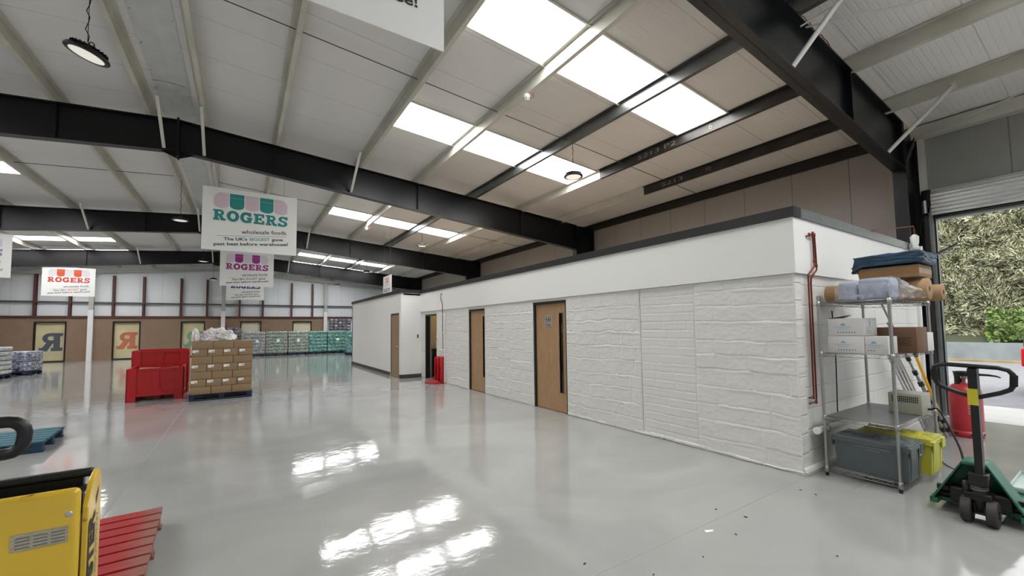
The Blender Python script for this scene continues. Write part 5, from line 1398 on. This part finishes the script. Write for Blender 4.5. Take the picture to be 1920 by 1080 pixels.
# lift linkage
mb = MB(); mb.box((.12, -.24, .165), (.16, .24, .205)); mb.cyl((.14, -.25, .13), (.14, .25, .13), .018, 10)
for y in (-.2, .2): mb.bar((.14, y, .185), (.3, y, .07), .03, .03)
mb.build('linkage', 'dark_metal', t)
# pump, spring, axle
mb = MB(); mb.lathe([(0, .1), (.055, .1), (.055, .2), (.045, .22), (.045, .34), (.03, .36), (.03, .4), (0, .4)], 20, c=(.0, -.03, 0)); mb.rbox((-.05, -.1, .18), (.09, .05, .24), .01); mb.rbox((.06, -.19, .1), (.2, .16, .23), .02); mb.lathe([(0, .12), (.035, .12), (.035, .3), (0, .3)], 14, c=(.08, .05, 0)); mb.build('pump_and_dark_fill', 'dark_metal', t)  # widest box is a dark fill for linkage and shade inside the frame
mb = MB(); mb.tube([(.047 * math.cos(k * .5) * 1.05, -.03 + .047 * math.sin(k * .5) * 1.05, .26 + k * .0013 * 1) for k in range(64)], .005, 6); mb.build('spring', 'spring', t)
mb = MB(); mb.cyl((-.02, -.13, .1), (-.02, .07, .1), .012, 10); mb.box((-.05, -.058, .08), (.02, .0, .16)); mb.build('axle', 'dark_metal', t)
for y in (-.098, .042):
    w = thing('x', 'x', 'x')
    bpy.data.objects.remove(w)
    mb = MB(); mb.lathe([(.03, -.03), (.092, -.03), (.099, -.025), (.1, -.018), (.1, .018), (.099, .025), (.092, .03), (.03, .03)], 32, M=M_at((-.02, y, .1), rx=PI / 2)); wh = mb.build('steer_wheel', 'wheel_brown', t)
    mb = MB(); mb.lathe([(0, -.022), (.06, -.022), (.062, .022), (0, .022)], 20, M=M_at((-.02, y, .1), rx=PI / 2)); mb.build('hub', 'dark_metal', wh)
# drawbar and loop handle
hx = lambda z: -.03 - (z - .3) * .16
mb = MB(); mb.bar((-.0, -.04, .30), (hx(1.0), -.065, 1.0), .075, .045); mb.bar((hx(1.0), -.065, 1.0), (hx(1.24), -.07, 1.24), .09, .05)
mb.rbox((-.06, -.09, .3), (.05, .02, .40), .01); mb.build('drawbar', 'black_plastic', t)
def hp(y, z): return (hx(z) - .005, y, z)
mb = MB(); outl = [(-.07, 1.255), (.06, 1.26), (.115, 1.255), (.14, 1.235), (.15, 1.20), (.148, 1.15), (.14, 1.11), (.12, 1.08), (.06, 1.055), (0, 1.03), (-.05, 1.015), (-.09, 1.015), (-.14, 1.035), (-.2, 1.06), (-.25, 1.09), (-.27, 1.13), (-.275, 1.17), (-.27, 1.205), (-.25, 1.235), (-.2, 1.25)]
mb.tube([hp(y, z) for y, z in outl], .0165, 10, closed=True); mb.build('handle_loop', 'black_plastic', t)
for ya, za, yb_, zb_ in ((.15, 1.215, .147, 1.13), (-.274, 1.20, -.268, 1.12)): MB().cyl(hp(ya, za), hp(yb_, zb_), .021, 12).build('handle_grip', 'black_rubber', t)
mb = MB(); mb.tube([hp(-.1, 1.19), hp(-.15, 1.19), hp(-.19, 1.185), hp(-.21, 1.175)], [.009, .008, .006, .004], 8); mb.build('release_lever', 'black_plastic', t)
mb = MB(); a, b_ = Vector(hp(-.063, 1.08)), Vector(hp(-.061, .955)); mb.box((a.x - .045, a.y - .028, b_.z), (a.x - .036, a.y + .028, a.z)); mb.build('warning_label', 'yellow_label', t)
# pale tray at the edge
t = thing('plastic_tray', 'pale green translucent plastic tray behind the pallet truck', 'tray', (6.1, .50, .09))
MB().rbox((-.34, -.26, 0), (.34, .26, .012), .006).build('tray_base', 'tray_green', t)
mb = MB()
for q in (((-.34, -.26, .0), (-.33, .26, .045)), ((.33, -.26, .0), (.34, .26, .045)), ((-.34, -.26, 0), (.34, -.25, .045)), ((-.34, .25, 0), (.34, .26, .045))): mb.rbox(*q, .004, 1)
mb.build('tray_rim', 'tray_green', t)

# ------------------------------------------------------------------ litter on the floor
random.seed(21)
for i, (x, y, s_, lb) in enumerate(((3.48, 2.13, .018, 'dark scrap of leaf nearest the block wall side'), (3.54, 1.91, .026, 'largest dark scrap of leaf beside the floor joint'), (3.19, 1.8, .018, 'dark scrap of leaf just behind the white paper scrap'), (4.54, 1.91, .018, 'dark scrap of leaf close to the block corner'), (4.53, 1.78, .018, 'dark scrap of leaf between block corner and pallet truck'), (3.46, 1.25, .014, 'tiny dark scrap of leaf alone on the near floor'), (2.7, 1.76, .013, 'tiny dark scrap of leaf near the bottom of the picture'), (1.97, 2.16, .02, 'dark crumb by the floor joint, leftmost of the scraps'), (2.25, 1.82, .014, 'dark crumb at the bottom edge of the picture'))):
    mb = MB(); s_ *= .6; pts = [(s_ * (1 + .4 * random.random()) * math.cos(a) * .9, s_ * .45 * math.sin(a) * (1 + .3 * random.random()), .003 + .003 * random.random()) for a in [k * PI / 4 for k in range(8)]]
    mb.add(pts + [(p[0], p[1], 0.0006) for p in pts], [tuple(range(8)), tuple(range(15, 7, -1))] + [(k, k + 8, (k + 1) % 8 + 8, (k + 1) % 8) for k in range(8)])
    o = mb.build('leaf_scrap', 'leaf_litter'); o.location = (x, y, 0); o.rotation_euler.z = random.uniform(0, 3); tag(o, lb, 'debris', 'dark scraps on the floor')
mb = MB(); mb.add([(-.035, -.012, .001), (.03, -.006, .001), (.035, .006, .006), (-.03, .02, .002), (-.035, -.012, .003), (.03, -.006, .003), (.035, .006, .008), (-.03, .02, .004)], [(0, 3, 2, 1), (4, 5, 6, 7), (0, 1, 5, 4), (1, 2, 6, 5), (2, 3, 7, 6), (3, 0, 4, 7)])
o = mb.build('paper_scrap', 'paper_scrap'); o.location = (3.07, 1.94, 0); o.rotation_euler.z = -.4; tag(o, 'small white paper scrap on the near grey floor', 'debris')
